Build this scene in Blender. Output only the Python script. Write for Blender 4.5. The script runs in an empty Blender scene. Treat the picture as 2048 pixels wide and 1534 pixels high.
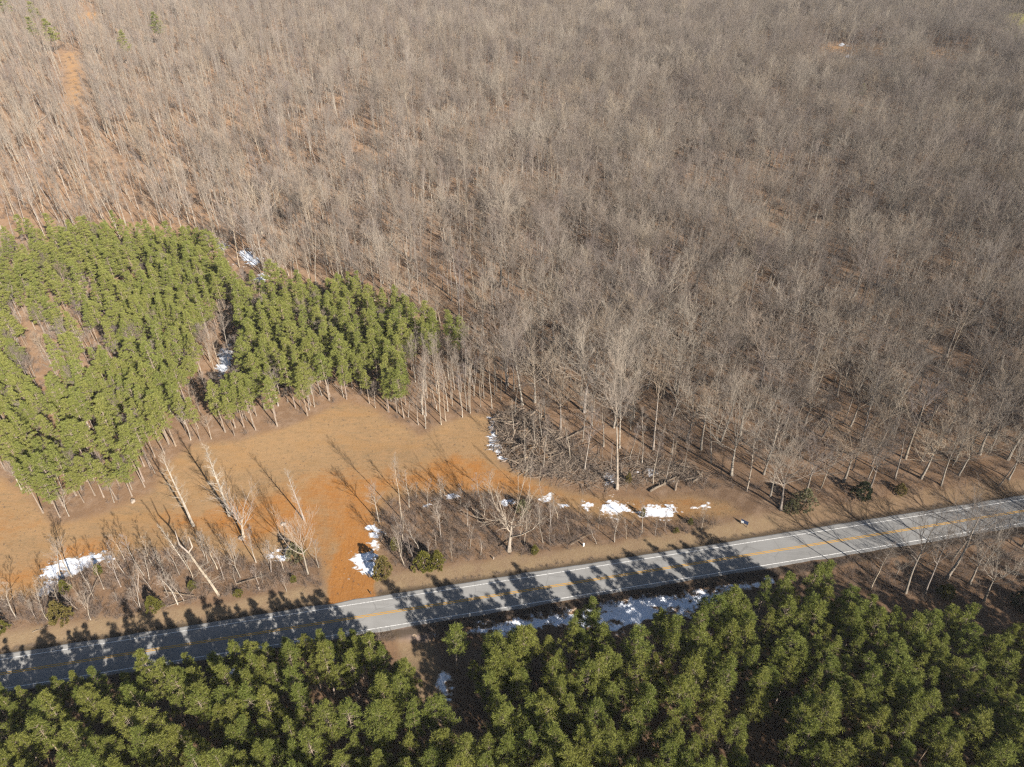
import bpy, math, random
import numpy as np
from mathutils import Vector, Quaternion, Matrix

random.seed(7)
RNG = np.random.default_rng(11)
sc = bpy.context.scene
COL = sc.collection

# ------------------------------------------------------------------ camera
CAM_H, PITCH, FPX = 110.0, math.radians(37.0), 1420.0
cam_d = bpy.data.cameras.new("camera")
cam = bpy.data.objects.new("camera", cam_d)
COL.objects.link(cam)
cam.location = (0, 0, CAM_H)
cam.rotation_euler = (math.radians(90) - PITCH, 0, 0)
cam_d.sensor_width = 36.0
cam_d.lens = FPX / 2048 * 36.0
cam_d.clip_start, cam_d.clip_end = 1.0, 20000.0
sc.camera = cam

# ------------------------------------------------------------------ light
SUN_EL = math.radians(29.0)
SUN_HX, SUN_HY = 0.623, -0.782            # where the sun stands, seen from above
world = bpy.data.worlds.new("World")
sc.world = world
world.use_nodes = True
wn = world.node_tree
bg = wn.nodes["Background"]
sky = wn.nodes.new("ShaderNodeTexSky")
sky.sky_type = 'NISHITA'
sky.sun_disc = False
sky.sun_elevation = SUN_EL
sky.sun_rotation = math.atan2(SUN_HX, SUN_HY)
wn.links.new(sky.outputs[0], bg.inputs[0])
bg.inputs[1].default_value = 0.05
sun_d = bpy.data.lights.new("sun", 'SUN')
sun_d.energy = 5.0
sun_d.angle = math.radians(0.53)
sun_d.color = (1.0, 0.93, 0.835)
sun = bpy.data.objects.new("sun", sun_d)
COL.objects.link(sun)
sdir = Vector((-SUN_HX * math.cos(SUN_EL), -SUN_HY * math.cos(SUN_EL), -math.sin(SUN_EL)))
sun.rotation_euler = sdir.to_track_quat('-Z', 'Y').to_euler()
sc.view_settings.view_transform = 'Standard'
sc.view_settings.look = 'None'
sc.view_settings.exposure = 1.45
sc.view_settings.gamma = 1.0
sc.cycles.use_denoising = False
sc.cycles.max_bounces = 5
sc.cycles.sample_clamp_indirect = 1.2
sc.cycles.diffuse_bounces = 2
sc.cycles.glossy_bounces = 1
sc.cycles.transmission_bounces = 2
sc.cycles.use_adaptive_sampling = False
sc.cycles.filter_width = 1.3

# ------------------------------------------------------------------ noise, terrain, pixels
def vnoise(x, y, s, seed=0):
    x = np.asarray(x, float) / s + 1000.3 + seed * 17.7
    y = np.asarray(y, float) / s + 1000.7 + seed * 9.1
    xi, yi = np.floor(x).astype(np.int64), np.floor(y).astype(np.int64)
    fx, fy = x - xi, y - yi
    fx, fy = fx * fx * (3 - 2 * fx), fy * fy * (3 - 2 * fy)
    def h(a, b):
        n = (a * 374761393 + b * 668265263 + seed * 1274126177) & 0x7fffffff
        n = ((n ^ (n >> 13)) * 1274126177) & 0x7fffffff
        n = n ^ (n >> 16)
        return (n & 0xffff) / 65535.0
    a = h(xi, yi) * (1 - fx) + h(xi + 1, yi) * fx
    b = h(xi, yi + 1) * (1 - fx) + h(xi + 1, yi + 1) * fx
    return (a * (1 - fy) + b * fy) * 2 - 1

def fbm(x, y, s, seed=0, o=3):
    v, a, t = 0, 1.0, 0
    for i in range(o):
        v = v + a * vnoise(x, y, s / 2 ** i, seed + i * 5)
        t += a
        a *= .5
    return v / t

CP, SP = math.cos(PITCH), math.sin(PITCH)
def ray(px, py):
    u, v = (px - 1024) / FPX, (767 - py) / FPX
    return np.array([u, CP + v * SP, -SP + v * CP])
def flat(px, py, z=0.0):
    d = ray(px, py)
    t = (CAM_H - z) / -d[2]
    return d[0] * t, d[1] * t
def proj(x, y, z):
    z = z - CAM_H
    w = y * CP - z * SP
    w = np.where(np.abs(w) < 1e-3, 1e-3, w)
    return 1024 + FPX * x / w, 767 - FPX * (y * SP + z * CP) / w, w

ROAD_PX = [(0, 1349), (235, 1310), (430, 1278), (696, 1239), (756, 1230), (991, 1190), (1147, 1166), (1280, 1145),
           (1424, 1121), (1605, 1093), (1841, 1054), (2026, 1026)]
_r = np.array([flat(*p) for p in ROAD_PX])
ROAD_C = np.polyfit(_r[:, 0], _r[:, 1], 2)
def road_y(x): return np.polyval(ROAD_C, x)
def road_d(x, y):                       # signed distance north of the road's centre line
    s = 2 * ROAD_C[0] * x + ROAD_C[1]
    return (y - road_y(x)) / np.sqrt(1 + s * s)
def sstep(a, b, v):
    t = np.clip((v - a) / (b - a), 0, 1)
    return t * t * (3 - 2 * t)

def hgt(x, y):
    x, y = np.asarray(x, float), np.asarray(y, float)
    d = road_d(x, y)
    z = -0.06 - 0.10 * sstep(3.0, 5.0, np.abs(d))
    z = z - 0.75 * sstep(4.5, 7.5, -d) * (1 - sstep(9, 14, -d))                    # ditch on the near side
    z = z + 1.6 * sstep(4.3, 10, d) * sstep(30, 55, x) * (1 - 0.4 * sstep(14, 40, d))  # cut bank
    z = z + 0.10 * fbm(x, y, 9, 3) * sstep(4, 9, np.abs(d))
    z = z + 1.8 * fbm(x, y, 90, 4, 2) * sstep(75, 150, d) + 4.0 * fbm(x, y, 260, 6, 2) * sstep(120, 350, d)
    return z

def gp(px, py):                         # the ground point seen at a pixel of the photograph
    z = 0.0
    for _ in range(5):
        x, y = flat(px, py, z)
        z = float(hgt(x, y))
    return np.array([x, y, z])
def gpoly(pts): return np.array([gp(*p)[:2] for p in pts])

def inside(poly, x, y):
    poly = np.asarray(poly, float)
    c = np.zeros(np.shape(x), bool)
    j = len(poly) - 1
    for i in range(len(poly)):
        (xi, yi), (xj, yj) = poly[i], poly[j]
        if yi != yj:
            c ^= ((yi > y) != (yj > y)) & (x < (xj - xi) * (y - yi) / (yj - yi) + xi)
        j = i
    return c
def sdist(poly, x, y):                  # positive inside
    poly = np.asarray(poly, float)
    best = np.full(np.shape(x), 1e9)
    for i in range(len(poly)):
        a, b = poly[i - 1], poly[i]
        e = b - a
        t = np.clip(((x - a[0]) * e[0] + (y - a[1]) * e[1]) / max(e @ e, 1e-9), 0, 1)
        best = np.minimum(best, np.hypot(x - a[0] - t * e[0], y - a[1] - t * e[1]))
    return np.where(inside(poly, x, y), best, -best)

# ------------------------------------------------------------------ outlines on the photograph
CLEARING = [(-260, 960), (0, 958), (55, 992), (105, 1052), (205, 1026), (305, 985), (333, 930), (393, 890), (480, 880), (560, 858),
            (640, 828), (690, 803), (740, 817), (790, 845), (840, 868), (885, 850), (940, 832), (978, 832), (985, 885),
            (1000, 925), (1060, 952), (1130, 985), (1250, 997), (1380, 993), (1460, 1006), (1492, 1030), (1440, 1036), (1300, 1038),
            (1190, 1036), (1090, 1003), (1000, 985), (900, 985), (815, 990), (765, 1012), (756, 1080), (756, 1150), (748, 1200),
            (745, 1230), (655, 1245), (657, 1175), (645, 1110), (560, 1122), (450, 1112), (380, 1088), (250, 1108), (205, 1120), (110, 1160),
            (55, 1196), (-260, 1215)]
CLAY = [[(655, 1245), (657, 1150), (640, 1070), (610, 1000), (560, 985), (420, 1010), (330, 1040), (420, 1075), (560, 1080), (640, 1090)],
        [(655, 1245), (665, 1100), (650, 1010), (600, 960), (690, 945), (820, 935), (900, 920), (960, 905), (985, 930), (1060, 955), (1130, 990), (1000, 982), (880, 978),
         (790, 985), (755, 1020), (755, 1090), (756, 1150), (748, 1230)],
        [(-260, 1150), (60, 1120), (160, 1085), (250, 1075), (230, 1100), (110, 1150), (55, 1190), (-260, 1210)],
        [(1050, 950), (1130, 975), (1280, 990), (1420, 985), (1470, 1010), (1400, 1030), (1250, 1030), (1120, 1000)],
        [(-260, 1010), (0, 1020), (60, 1050), (0, 1090), (-260, 1090)]]
STRIPS = [[(750, 1020), (815, 992), (900, 988), (1000, 988), (1090, 1006), (1190, 1040), (1300, 1042), (1440, 1042), (1440, 1062), (1300, 1076),
           (1200, 1088), (1000, 1118), (900, 1128), (810, 1142), (790, 1130), (752, 1060)],
          [(-200, 1215), (60, 1198), (110, 1165), (210, 1120), (250, 1110), (380, 1092), (450, 1116), (560, 1126), (640, 1115),
           (648, 1175), (430, 1200), (230, 1238), (0, 1255), (-200, 1290)]]
PLANT = [(-260, 500), (0, 490), (150, 485), (270, 510), (400, 525), (470, 560), (560, 600), (650, 625), (720, 608), (800, 650), (880, 690),
         (948, 722), (910, 742), (830, 740), (822, 800), (840, 858), (800, 842), (740, 812), (690, 798), (640, 823), (560, 853), (480, 874),
         (393, 884), (328, 925), (300, 978), (203, 1018), (103, 1046), (50, 988), (0, 950), (-260, 950)]
PLANT_GAPS = [[(365, 835), (405, 775), (405, 720), (435, 650), (490, 650), (498, 720), (488, 805), (425, 850)],
              [(435, 495), (510, 495), (560, 570), (555, 640), (495, 615), (440, 545)],
              [(55, 720), (100, 715), (125, 790), (70, 790)]]
POLES = [(830, 742), (910, 744), (950, 730), (1010, 760), (1020, 815), (960, 825), (885, 853), (848, 862), (826, 800)]
GROVE = [(-240, 1475), (100, 1462), (300, 1436), (450, 1408), (560, 1380), (700, 1345), (760, 1330), (798, 1346), (850, 1430), (905, 1500),
         (940, 1530), (1015, 1530), (985, 1460), (940, 1392), (905, 1338), (930, 1310), (1010, 1335), (1130, 1296), (1180, 1278), (1290, 1312), (1350, 1262), (1500, 1248), (1600, 1215),
         (1700, 1256), (1850, 1300), (2048, 1318), (2320, 1290), (2320, 1790), (-240, 1790)]
GROVE_GAPS = [[(1200, 1262), (1290, 1255), (1290, 1350), (1230, 1355)], [(945, 1296), (1105, 1285), (1105, 1322), (960, 1332)], [(1310, 1240), (1420, 1235), (1400, 1285), (1320, 1290)], [(620, 1400), (740, 1420), (760, 1480), (640, 1500)], [(1450, 1470), (1540, 1470), (1560, 1580), (1480, 1580)]]
FOREST = [(-260, -22), (2310, -22), (2310, 940), (2048, 974), (1900, 984), (1780, 980), (1700, 992), (1640, 1005), (1570, 1022), (1500, 985),
          (1420, 935), (1300, 905), (1210, 925), (1130, 870), (1040, 815), (1022, 815), (1012, 760), (952, 722), (880, 682), (800, 640),
          (720, 598), (650, 612), (560, 585), (470, 545), (400, 512), (270, 500), (150, 476), (-260, 485)]
SOUTH = [(1660, 1168), (1740, 1132), (1860, 1108), (2048, 1076), (2310, 1030), (2310, 1255), (2000, 1240), (1850, 1205), (1720, 1195)]
FIELD_FAR = [(1985, 20), (2330, 40), (2330, 125), (2045, 100), (2000, 55)]
OPEN_FAR = [[(1625, 92), (1760, 92), (1765, 108), (1690, 108), (1625, 100)], [(1830, 97), (1900, 103), (1965, 118), (1950, 126), (1840, 110)],
            [(130, 105), (150, 105), (162, 190), (146, 215), (140, 160)], [(160, 24), (200, 24), (190, 40), (160, 36)]]

# ------------------------------------------------------------------ helpers: objects
def tag(o, label=None, cat=None, group=None, kind=None):
    if label: o["label"] = label
    if cat: o["category"] = cat
    if group: o["group"] = group
    if kind: o["kind"] = kind
    return o
def link(name, me, parent=None, loc=None):
    o = bpy.data.objects.new(name, me)
    COL.objects.link(o)
    if parent is not None: o.parent = parent
    if loc is not None: o.location = loc
    return o
def mesh(name, v, f, mats, mi=None, smooth=False):
    """v (N,3); f a list of face arrays (M,k)."""
    me = bpy.data.meshes.new(name)
    v = np.ascontiguousarray(v, dtype=np.float32)
    f = [np.asarray(a, np.int32) for a in f if len(a)]
    loops = np.concatenate([a.ravel() for a in f])
    tot = np.concatenate([np.full(len(a), a.shape[1], np.int32) for a in f])
    start = np.concatenate([[0], np.cumsum(tot)[:-1]]).astype(np.int32)
    me.vertices.add(len(v)); me.vertices.foreach_set("co", v.ravel())
    me.loops.add(len(loops)); me.loops.foreach_set("vertex_index", loops)
    me.polygons.add(len(tot))
    me.polygons.foreach_set("loop_start", start)
    me.polygons.foreach_set("loop_total", tot)
    for m in mats: me.materials.append(m)
    if mi is not None: me.polygons.foreach_set("material_index", np.asarray(mi, np.int32))
    me.polygons.foreach_set("use_smooth", np.full(len(tot), smooth))
    me.update(calc_edges=True)
    return me
class Segs:
    """Tapered twigs collected as segments and turned into k-sided tubes."""
    def __init__(s): s.a, s.b, s.r, s.q = [], [], [], []
    def add(s, a, b, ra, rb): s.a.append(a); s.b.append(b); s.r.append(ra); s.q.append(rb)
    def path(s, pts, rs):
        for i in range(len(pts) - 1): s.add(pts[i], pts[i + 1], rs[i], rs[i + 1])
    def build(s, k=3, cap=False):
        a, b = np.array(s.a, float), np.array(s.b, float)
        ra, rb = np.array(s.r), np.array(s.q)
        d = b - a
        d /= np.maximum(np.linalg.norm(d, axis=1, keepdims=True), 1e-9)
        ref = np.where(np.abs(d[:, 2:3]) > .9, [[1., 0, 0]], [[0, 0, 1.]])
        u = np.cross(d, ref); u /= np.linalg.norm(u, axis=1, keepdims=True)
        w = np.cross(d, u)
        an = np.arange(k) * 2 * np.pi / k
        off = u[:, None] * np.cos(an)[None, :, None] + w[:, None] * np.sin(an)[None, :, None]
        v = np.concatenate([a[:, None] + off * ra[:, None, None], b[:, None] + off * rb[:, None, None]], 1).reshape(-1, 3)
        n = len(a); base = np.arange(n)[:, None] * 2 * k
        i = np.arange(k); j = (i + 1) % k
        f = np.stack([base + i, base + j, base + k + j, base + k + i], 2).reshape(-1, 4)
        fs = [f]
        if cap:
            fs.append((base + k + i[None])); fs.append((base + i[None, ::-1]))
        return v, fs
def tube(pts, rs, k=7, cap=True):
    pts = np.array(pts, float); rs = np.array(rs, float); n = len(pts)
    vs, u = [], None
    for i in range(n):
        d = pts[min(i + 1, n - 1)] - pts[max(i - 1, 0)]
        d /= np.linalg.norm(d)
        if u is None: u = np.cross(d, [0, 0, 1.] if abs(d[2]) < .9 else [1., 0, 0])
        u = u - d * (u @ d); u /= np.linalg.norm(u)
        w = np.cross(d, u)
        an = np.arange(k) * 2 * np.pi / k
        vs.append(pts[i] + rs[i] * (np.cos(an)[:, None] * u + np.sin(an)[:, None] * w))
    f = [[i * k + j, i * k + (j + 1) % k, (i + 1) * k + (j + 1) % k, (i + 1) * k + j] for i in range(n - 1) for j in range(k)]
    fs = [np.array(f)]
    if cap: fs += [np.array([[(n - 1) * k + j for j in range(k)]]), np.array([[j for j in range(k)][::-1]])]
    return np.concatenate(vs), fs
def merge(parts):
    vs, fs, o = [], [], 0
    for v, f in parts:
        vs.append(v); fs += [np.asarray(a) + o for a in f]; o += len(v)
    return np.concatenate(vs), fs
def boxvf(c, s, rz=0.0):
    p = np.array([[x, y, z] for x in (-.5, .5) for y in (-.5, .5) for z in (-.5, .5)]) * s
    R = np.array([[math.cos(rz), -math.sin(rz), 0], [math.sin(rz), math.cos(rz), 0], [0, 0, 1]])
    return p @ R.T + np.array(c), [np.array([[0, 1, 3, 2], [4, 6, 7, 5], [0, 4, 5, 1], [2, 3, 7, 6], [0, 2, 6, 4], [1, 5, 7, 3]])]

# ------------------------------------------------------------------ helpers: materials
TONE = {"snow": .78, "white_paint": .75, "white_panel": .9, "navy_panel": 1.0, "asphalt": .50}
class Mat:
    def __init__(s, name, rough=0.9, spec=0.2):
        s.m = bpy.data.materials.new(name); s.m.use_nodes = True
        s.t = s.m.node_tree; s.b = s.t.nodes["Principled BSDF"]
        s.b.inputs["Roughness"].default_value = rough
        s.b.inputs["Specular IOR Level"].default_value = spec
        if rough > .84: s.b.inputs["Diffuse Roughness"].default_value = 1.0
        s.pos = s.t.nodes.new("ShaderNodeNewGeometry").outputs["Position"]
    def lk(s, a, b): s.t.links.new(a, b)
    def val(s, v, sock):
        if isinstance(v, bpy.types.NodeSocket): s.lk(v, sock)
        elif isinstance(v, (tuple, list)): sock.default_value = (*v, 1.0) if len(v) == 3 else v
        else: sock.default_value = v
    def noise(s, scale, detail=4, rough=.6, vec=None, dist=0.0):
        n = s.t.nodes.new("ShaderNodeTexNoise")
        n.inputs["Scale"].default_value = scale; n.inputs["Detail"].default_value = detail
        n.inputs["Roughness"].default_value = rough; n.inputs["Distortion"].default_value = dist
        s.lk(vec or s.pos, n.inputs["Vector"])
        return n.outputs["Fac"]
    def rng(s, v, a, b, c=0.0, d=1.0):
        n = s.t.nodes.new("ShaderNodeMapRange")
        for k, q in zip(("From Min", "From Max", "To Min", "To Max"), (a, b, c, d)): n.inputs[k].default_value = q
        s.lk(v, n.inputs["Value"])
        return n.outputs[0]
    def mix(s, f, a, b, mode='MIX'):
        n = s.t.nodes.new("ShaderNodeMix"); n.data_type = 'RGBA'; n.blend_type = mode
        s.val(f, n.inputs[0]); s.val(a, n.inputs[6]); s.val(b, n.inputs[7])
        return n.outputs[2]
    def math(s, op, a, b=0.0):
        n = s.t.nodes.new("ShaderNodeMath"); n.operation = op
        s.val(a, n.inputs[0]); s.val(b, n.inputs[1])
        return n.outputs[0]
    def attr(s, name):
        n = s.t.nodes.new("ShaderNodeAttribute"); n.attribute_name = name
        return n.outputs["Fac"]
    def rand(s): return s.t.nodes.new("ShaderNodeObjectInfo").outputs["Random"]
    def isl(s):
        return [o for o in s.t.nodes.new("ShaderNodeNewGeometry").outputs if o.name == "Random Per Island"][0]
    def stretch(s, sx, sy, sz, rz=0.0):
        n = s.t.nodes.new("ShaderNodeMapping")
        n.inputs["Scale"].default_value = (sx, sy, sz); n.inputs["Rotation"].default_value = (0, 0, rz)
        s.lk(s.pos, n.inputs["Vector"])
        return n.outputs[0]
    def color(s, c):
        k = TONE.get(s.m.name, .52)
        s.out = s.mix(1.0, c, (k, k, k), 'MULTIPLY')
        s.val(s.out, s.b.inputs["Base Color"]); return s
    def bump(s, h, strength=.5, dist=.1):
        n = s.t.nodes.new("ShaderNodeBump")
        n.inputs["Strength"].default_value = strength; n.inputs["Distance"].default_value = dist
        s.lk(h, n.inputs["Height"]); s.lk(n.outputs[0], s.b.inputs["Normal"])
        return s

def bark(name, c1, c2, c3):
    m = Mat(name, .9, .15)
    r = m.t.nodes.new("ShaderNodeValToRGB"); m.lk(m.rand(), r.inputs[0])
    stops = [c1, c2, tuple(.5 * (a + b) for a, b in zip(c1, c2)), tuple(a * b for a, b in zip(c2, (.98, .96, 1.06))), tuple(a * b for a, b in zip(c1, (1.0, .93, .82))), tuple(.75 * a for a in c2), c1]
    e = r.color_ramp.elements
    while len(e) < len(stops): e.new(.5)
    for k, q in enumerate(stops): e[k].position = k / (len(stops) - 1); e[k].color = (*q, 1)
    c = m.mix(m.rng(m.noise(1.6, 3), .35, .7), r.outputs[0], c3)
    m.color(c)
    return m.m
M_BARK = bark("grey_bark", (.52, .45, .365), (.34, .295, .245), (.22, .18, .145))
M_TWIG = bark("twig_bark", (.50, .42, .335), (.32, .275, .24), (.26, .21, .17))
M_PTWIG = bark("pale_twigs", (.60, .52, .42), (.46, .40, .33), (.36, .30, .24))
M_DTWIG = bark("dark_twigs", (.34, .275, .22), (.27, .22, .19), (.20, .16, .13))
M_PALE = bark("pale_bark", (.62, .55, .46), (.47, .415, .345), (.28, .235, .185))
M_BRUSH = bark("brush_stems", (.33, .25, .20), (.24, .19, .155), (.17, .13, .105))
M_PBARK = bark("pine_bark", (.46, .37, .285), (.37, .295, .23), (.24, .185, .145))
M_SLASH = bark("slash_wood", (.52, .42, .32), (.40, .32, .25), (.15, .11, .085))
M_LOG = bark("weathered_wood", (.44, .36, .27), (.33, .265, .20), (.22, .165, .12))
def foliage(name, c1, c2, c3, island=.5):
    m = Mat(name, .7, .25)
    c = m.mix(m.rand(), c1, c2)
    c = m.mix(m.math('MULTIPLY', m.isl(), island), c, c3)
    m.color(c)
    tr = m.t.nodes.new("ShaderNodeBsdfTranslucent"); ms = m.t.nodes.new("ShaderNodeMixShader")
    m.lk(m.out, tr.inputs[0]); ms.inputs[0].default_value = .33
    out = [n for n in m.t.nodes if n.type == 'OUTPUT_MATERIAL'][0]
    m.lk(m.b.outputs[0], ms.inputs[1]); m.lk(tr.outputs[0], ms.inputs[2]); m.lk(ms.outputs[0], out.inputs[0])
    return m.m
M_NEEDLE = foliage("pine_needles", (.19, .25, .042), (.29, .305, .056), (.35, .335, .085))
M_CEDAR = foliage("cedar_foliage", (.19, .21, .03), (.26, .24, .04), (.31, .26, .065))
M_CEDAR2 = foliage("bronzed_cedar_foliage", (.25, .21, .05), (.29, .235, .07), (.35, .26, .10))
M_DARKEV = foliage("dark_evergreen_foliage", (.035, .055, .02), (.045, .065, .025), (.06, .075, .03))
M_OLIVE = foliage("olive_shrub_leaves", (.26, .25, .11), (.23, .225, .12), (.32, .29, .16))

m = Mat("snow", .6, .3)
n1 = m.noise(5, 4)
hole = m.math("SUBTRACT", m.math("ADD", m.noise(4.5, 4, .7), .02), m.math("MULTIPLY", m.attr("cover"), .38))
m.color(m.mix(m.rng(hole, .27, .43, 0, .97), (.76, .80, .87), (.31, .215, .13))).bump(n1, .6, .15)
M_SNOW = m.m

# ------------------------------------------------------------------ ground: one sheet, parted into its kinds
def axis(parts):
    out = []
    for a, b, n in parts: out.append(np.linspace(a, b, n, endpoint=False))
    return np.concatenate(out + [[parts[-1][1]]])
def geo(a, b, n): return a * (b / a) ** (np.arange(n) / n)
xs = np.concatenate([-geo(640, 6000, 16)[::-1], np.linspace(-636, -192, 90), np.linspace(-189, 189, 560), np.linspace(192, 636, 90), geo(640, 6000, 16)])
ys = np.concatenate([-geo(20, 1500, 12)[::-1], np.linspace(-18, 30, 30)[:-1], np.linspace(30, 185, 270)[:-1], np.linspace(185, 900, 180)[:-1], geo(900, 9000, 24)])
GX, GY = np.meshgrid(xs, ys)
GZ = hgt(GX, GY)
nx, ny = len(xs), len(ys)
gx, gy = GX.ravel(), GY.ravel()
near = (np.abs(gx) < 250) & (gy > 15) & (gy < 260)
def nsd(px_poly, amp=1.2, s=4, seed=1):
    out = np.full(gx.shape, -99.0)
    P = gpoly(px_poly)
    out[near] = sdist(P, gx[near], gy[near]) + amp * fbm(gx[near], gy[near], s, seed)
    return out
d_clear = nsd(CLEARING, .9, 5, 21)
a_field = sstep(-1.6, 1.4, d_clear)
a_clay = np.zeros(gx.shape)
for i, c in enumerate(CLAY): a_clay = np.maximum(a_clay, (.8, .85, .75, .7, .5)[i] * sstep(-4.0, 3.5, nsd(c, 4.0, 9, 31 + i)))
a_clay *= np.maximum(a_field, 0)
a_clay *= 1 - .35 * sstep(-8, 12, gx) * near
rd = road_d(gx, gy)
vn = fbm(gx, gy, 5, 41)
a_verge = sstep(2.8, 3.4, rd) * (1 - sstep(7.2, 9.2, rd + 1.2 * vn)) * sstep(-200, -150, gx)
a_verge = np.maximum(a_verge * (1 - .5 * sstep(48, 62, gx)), 0)
lane = nsd([(790, 1262), (862, 1255), (880, 1330), (905, 1400), (925, 1490), (880, 1490), (838, 1420), (805, 1348)], .8, 3, 51)
a_verge = np.maximum(a_verge, sstep(-.5, .8, lane))
track = nsd([(655, 1262), (657, 1150), (690, 1060), (752, 1060), (754, 1150), (752, 1232)], .8, 3, 55)
a_tr = sstep(-.6, .6, track)
a_verge *= 1 - a_tr
a_clay = np.maximum(a_clay, a_tr * 1.1); a_field = np.maximum(a_field, a_tr)
apron = sstep(-.6, .6, nsd([(785, 1250), (862, 1240), (872, 1266), (850, 1284), (800, 1280)], .6, 2.5, 56))
a_edge = (1 - a_tr) * (1 - sstep(.5, 1.25, np.abs(np.abs(rd + .25) - 4.2) + .5 * vn)) * (near | (np.abs(gx) > 0))
a_green = np.zeros(gx.shape)
far = (gy > 250)
pf = gpoly(FIELD_FAR); a_green[far] = sstep(-4, 4, sdist(pf, gx[far], gy[far]))
for p in OPEN_FAR:
    q = gpoly(p); a_clay[far] = np.maximum(a_clay[far], .5 * sstep(-3, 3, sdist(q, gx[far], gy[far])))
    a_field[far] = np.maximum(a_field[far], sstep(-3, 3, sdist(q, gx[far], gy[far])))

m = Mat("ground", .95, .1)
big, mid, fine = m.noise(.03, 4), m.noise(.35, 5, .65), m.noise(2.6, 5, .7)
litter = m.mix(m.rng(big, .35, .65), (.27, .165, .095), (.205, .13, .08))
litter = m.mix(m.rng(mid, .45, .75), litter, (.34, .235, .16))
litter = m.mix(m.rng(fine, .5, .75, 0, .8), litter, (.15, .10, .07))
strk = m.noise(.9, 4, .6, m.stretch(.35, 1.6, 1, .35))
field = m.mix(m.rng(mid, .35, .7), (.36, .22, .11), (.295, .19, .10))
field = m.mix(m.rng(strk, .45, .7, 0, .75), field, (.225, .165, .095))
field = m.mix(m.rng(big, .42, .62, 0, .5), field, (.40, .255, .13))
field = m.mix(m.rng(fine, .6, .8, 0, .5), field, (.42, .28, .16))
field = m.mix(m.rng(m.noise(1.1, 5, .7), .52, .72, 0, .7), field, (.20, .14, .075))
field = m.mix(m.rng(m.noise(.16, 3, .6, m.stretch(.5, 1.4, 1, .3)), .5, .66, 0, .45), field, (.37, .21, .085))
clay = m.mix(m.rng(mid, .3, .75), (.42, .185, .05), (.36, .16, .045))
clay = m.mix(m.rng(fine, .5, .8, 0, .8), clay, (.50, .27, .11))
clay = m.mix(m.rng(m.noise(.8, 4, .65, m.stretch(3.2, .3, 1, -.12)), .5, .66, 0, .6), clay, (.29, .13, .045))
verge = m.mix(m.rng(mid, .35, .7), (.35, .25, .145), (.29, .195, .12))
verge = m.mix(m.rng(fine, .5, .75, 0, .7), verge, (.42, .32, .21))
green = m.mix(mid, (.26, .27, .07), (.36, .29, .10))
fcl = m.math('ADD', m.math('ADD', m.attr("clay"), m.rng(mid, .3, .7, -.3, .3)), m.rng(strk, .3, .7, -.25, .22))
c = m.mix(m.attr("field"), litter, field)
c = m.mix(m.math('MULTIPLY', m.rng(fcl, .2, 1.0), m.attr("field")), c, clay)
c = m.mix(m.attr("verge"), c, verge)
c = m.mix(m.attr("green"), c, green)
c = m.mix(m.attr("apron"), c, m.mix(fine, (.40, .30, .25), (.30, .22, .18)))
c = m.mix(m.math('MULTIPLY', m.attr("edge"), .85), c, (.085, .065, .045))
m.color(c).bump(m.mix(.5, fine, m.noise(9, 3)), .8, .25)
M_GROUND = m.m

quad = (np.arange(ny - 1)[:, None] * nx + np.arange(nx - 1)[None]).ravel()
Q = np.stack([quad, quad + 1, quad + nx + 1, quad + nx], 1)
kind = np.where(a_verge[quad] > .5, 2, np.where((a_field[quad] > .5) & near[quad], 1, 0))
V = np.stack([gx, gy, GZ.ravel()], 1)
for k, (nm, lab) in enumerate((("ground", "brown leaf litter and bare soil under the woodland"), ("dirt_clearing", "tan and orange graded dirt clearing"),
                               ("grass_verge", "mown tan grass verge along the road"))):
    f = Q[kind == k]
    used = np.unique(f)
    re = np.full(len(V), -1); re[used] = np.arange(len(used))
    me = mesh(nm, V[used], [re[f]], [M_GROUND], smooth=True)
    for an, av in (("field", a_field), ("clay", a_clay), ("verge", a_verge), ("green", a_green), ("apron", apron), ("edge", a_edge)):
        me.attributes.new(an, 'FLOAT', 'POINT').data.foreach_set("value", av[used].astype(np.float32))
    tag(link(nm, me), lab, kind="structure")

# ------------------------------------------------------------------ road
RX = np.arange(-260, 330, 1.0)
def off_line(d, z):
    y = road_y(RX); s = 2 * ROAD_C[0] * RX + ROAD_C[1]; L = np.sqrt(1 + s * s)
    return np.stack([RX - s / L * d, y + d / L, np.full_like(RX, z) if np.isscalar(z) else z], 1)
def ribbon(name, lines, mat, parent=None):
    n, k = len(RX), len(lines)
    v = np.stack(lines, 1).reshape(-1, 3)
    i = (np.arange(n - 1)[:, None] * k + np.arange(k - 1)[None]).ravel()
    return link(name, mesh(name, v, [np.stack([i, i + k, i + k + 1, i + 1], 1)], [mat]), parent)
m = Mat("asphalt", .85, .3)
c = m.mix(m.rng(m.noise(.25, 4), .35, .65), (.36, .355, .345), (.30, .295, .285))
c = m.mix(m.rng(m.noise(6, 4, .7), .45, .8, 0, .5), c, (.43, .42, .405))
c = m.mix(m.rng(m.noise(.5, 3, .6, m.stretch(.12, 2.5, 1, -.2)), .52, .72, 0, .6), c, (.43, .425, .415))
crk = m.t.nodes.new("ShaderNodeTexVoronoi"); crk.feature = 'DISTANCE_TO_EDGE'; crk.inputs["Scale"].default_value = .22
wv = m.t.nodes.new("ShaderNodeMix"); wv.data_type = 'VECTOR'; wv.inputs[0].default_value = .25
nn = m.t.nodes.new("ShaderNodeTexNoise"); nn.inputs["Scale"].default_value = .8; m.lk(m.pos, nn.inputs["Vector"])
m.lk(m.pos, wv.inputs[4]); m.lk(nn.outputs["Color"], wv.inputs[5]); m.lk(wv.outputs[1], crk.inputs["Vector"])
c = m.mix(m.rng(crk.outputs[0], .0, .014, .3, 0), c, (.07, .07, .07))
m.color(c).bump(m.noise(14, 3), .3, .03)
M_ASPH = m.m
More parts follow.
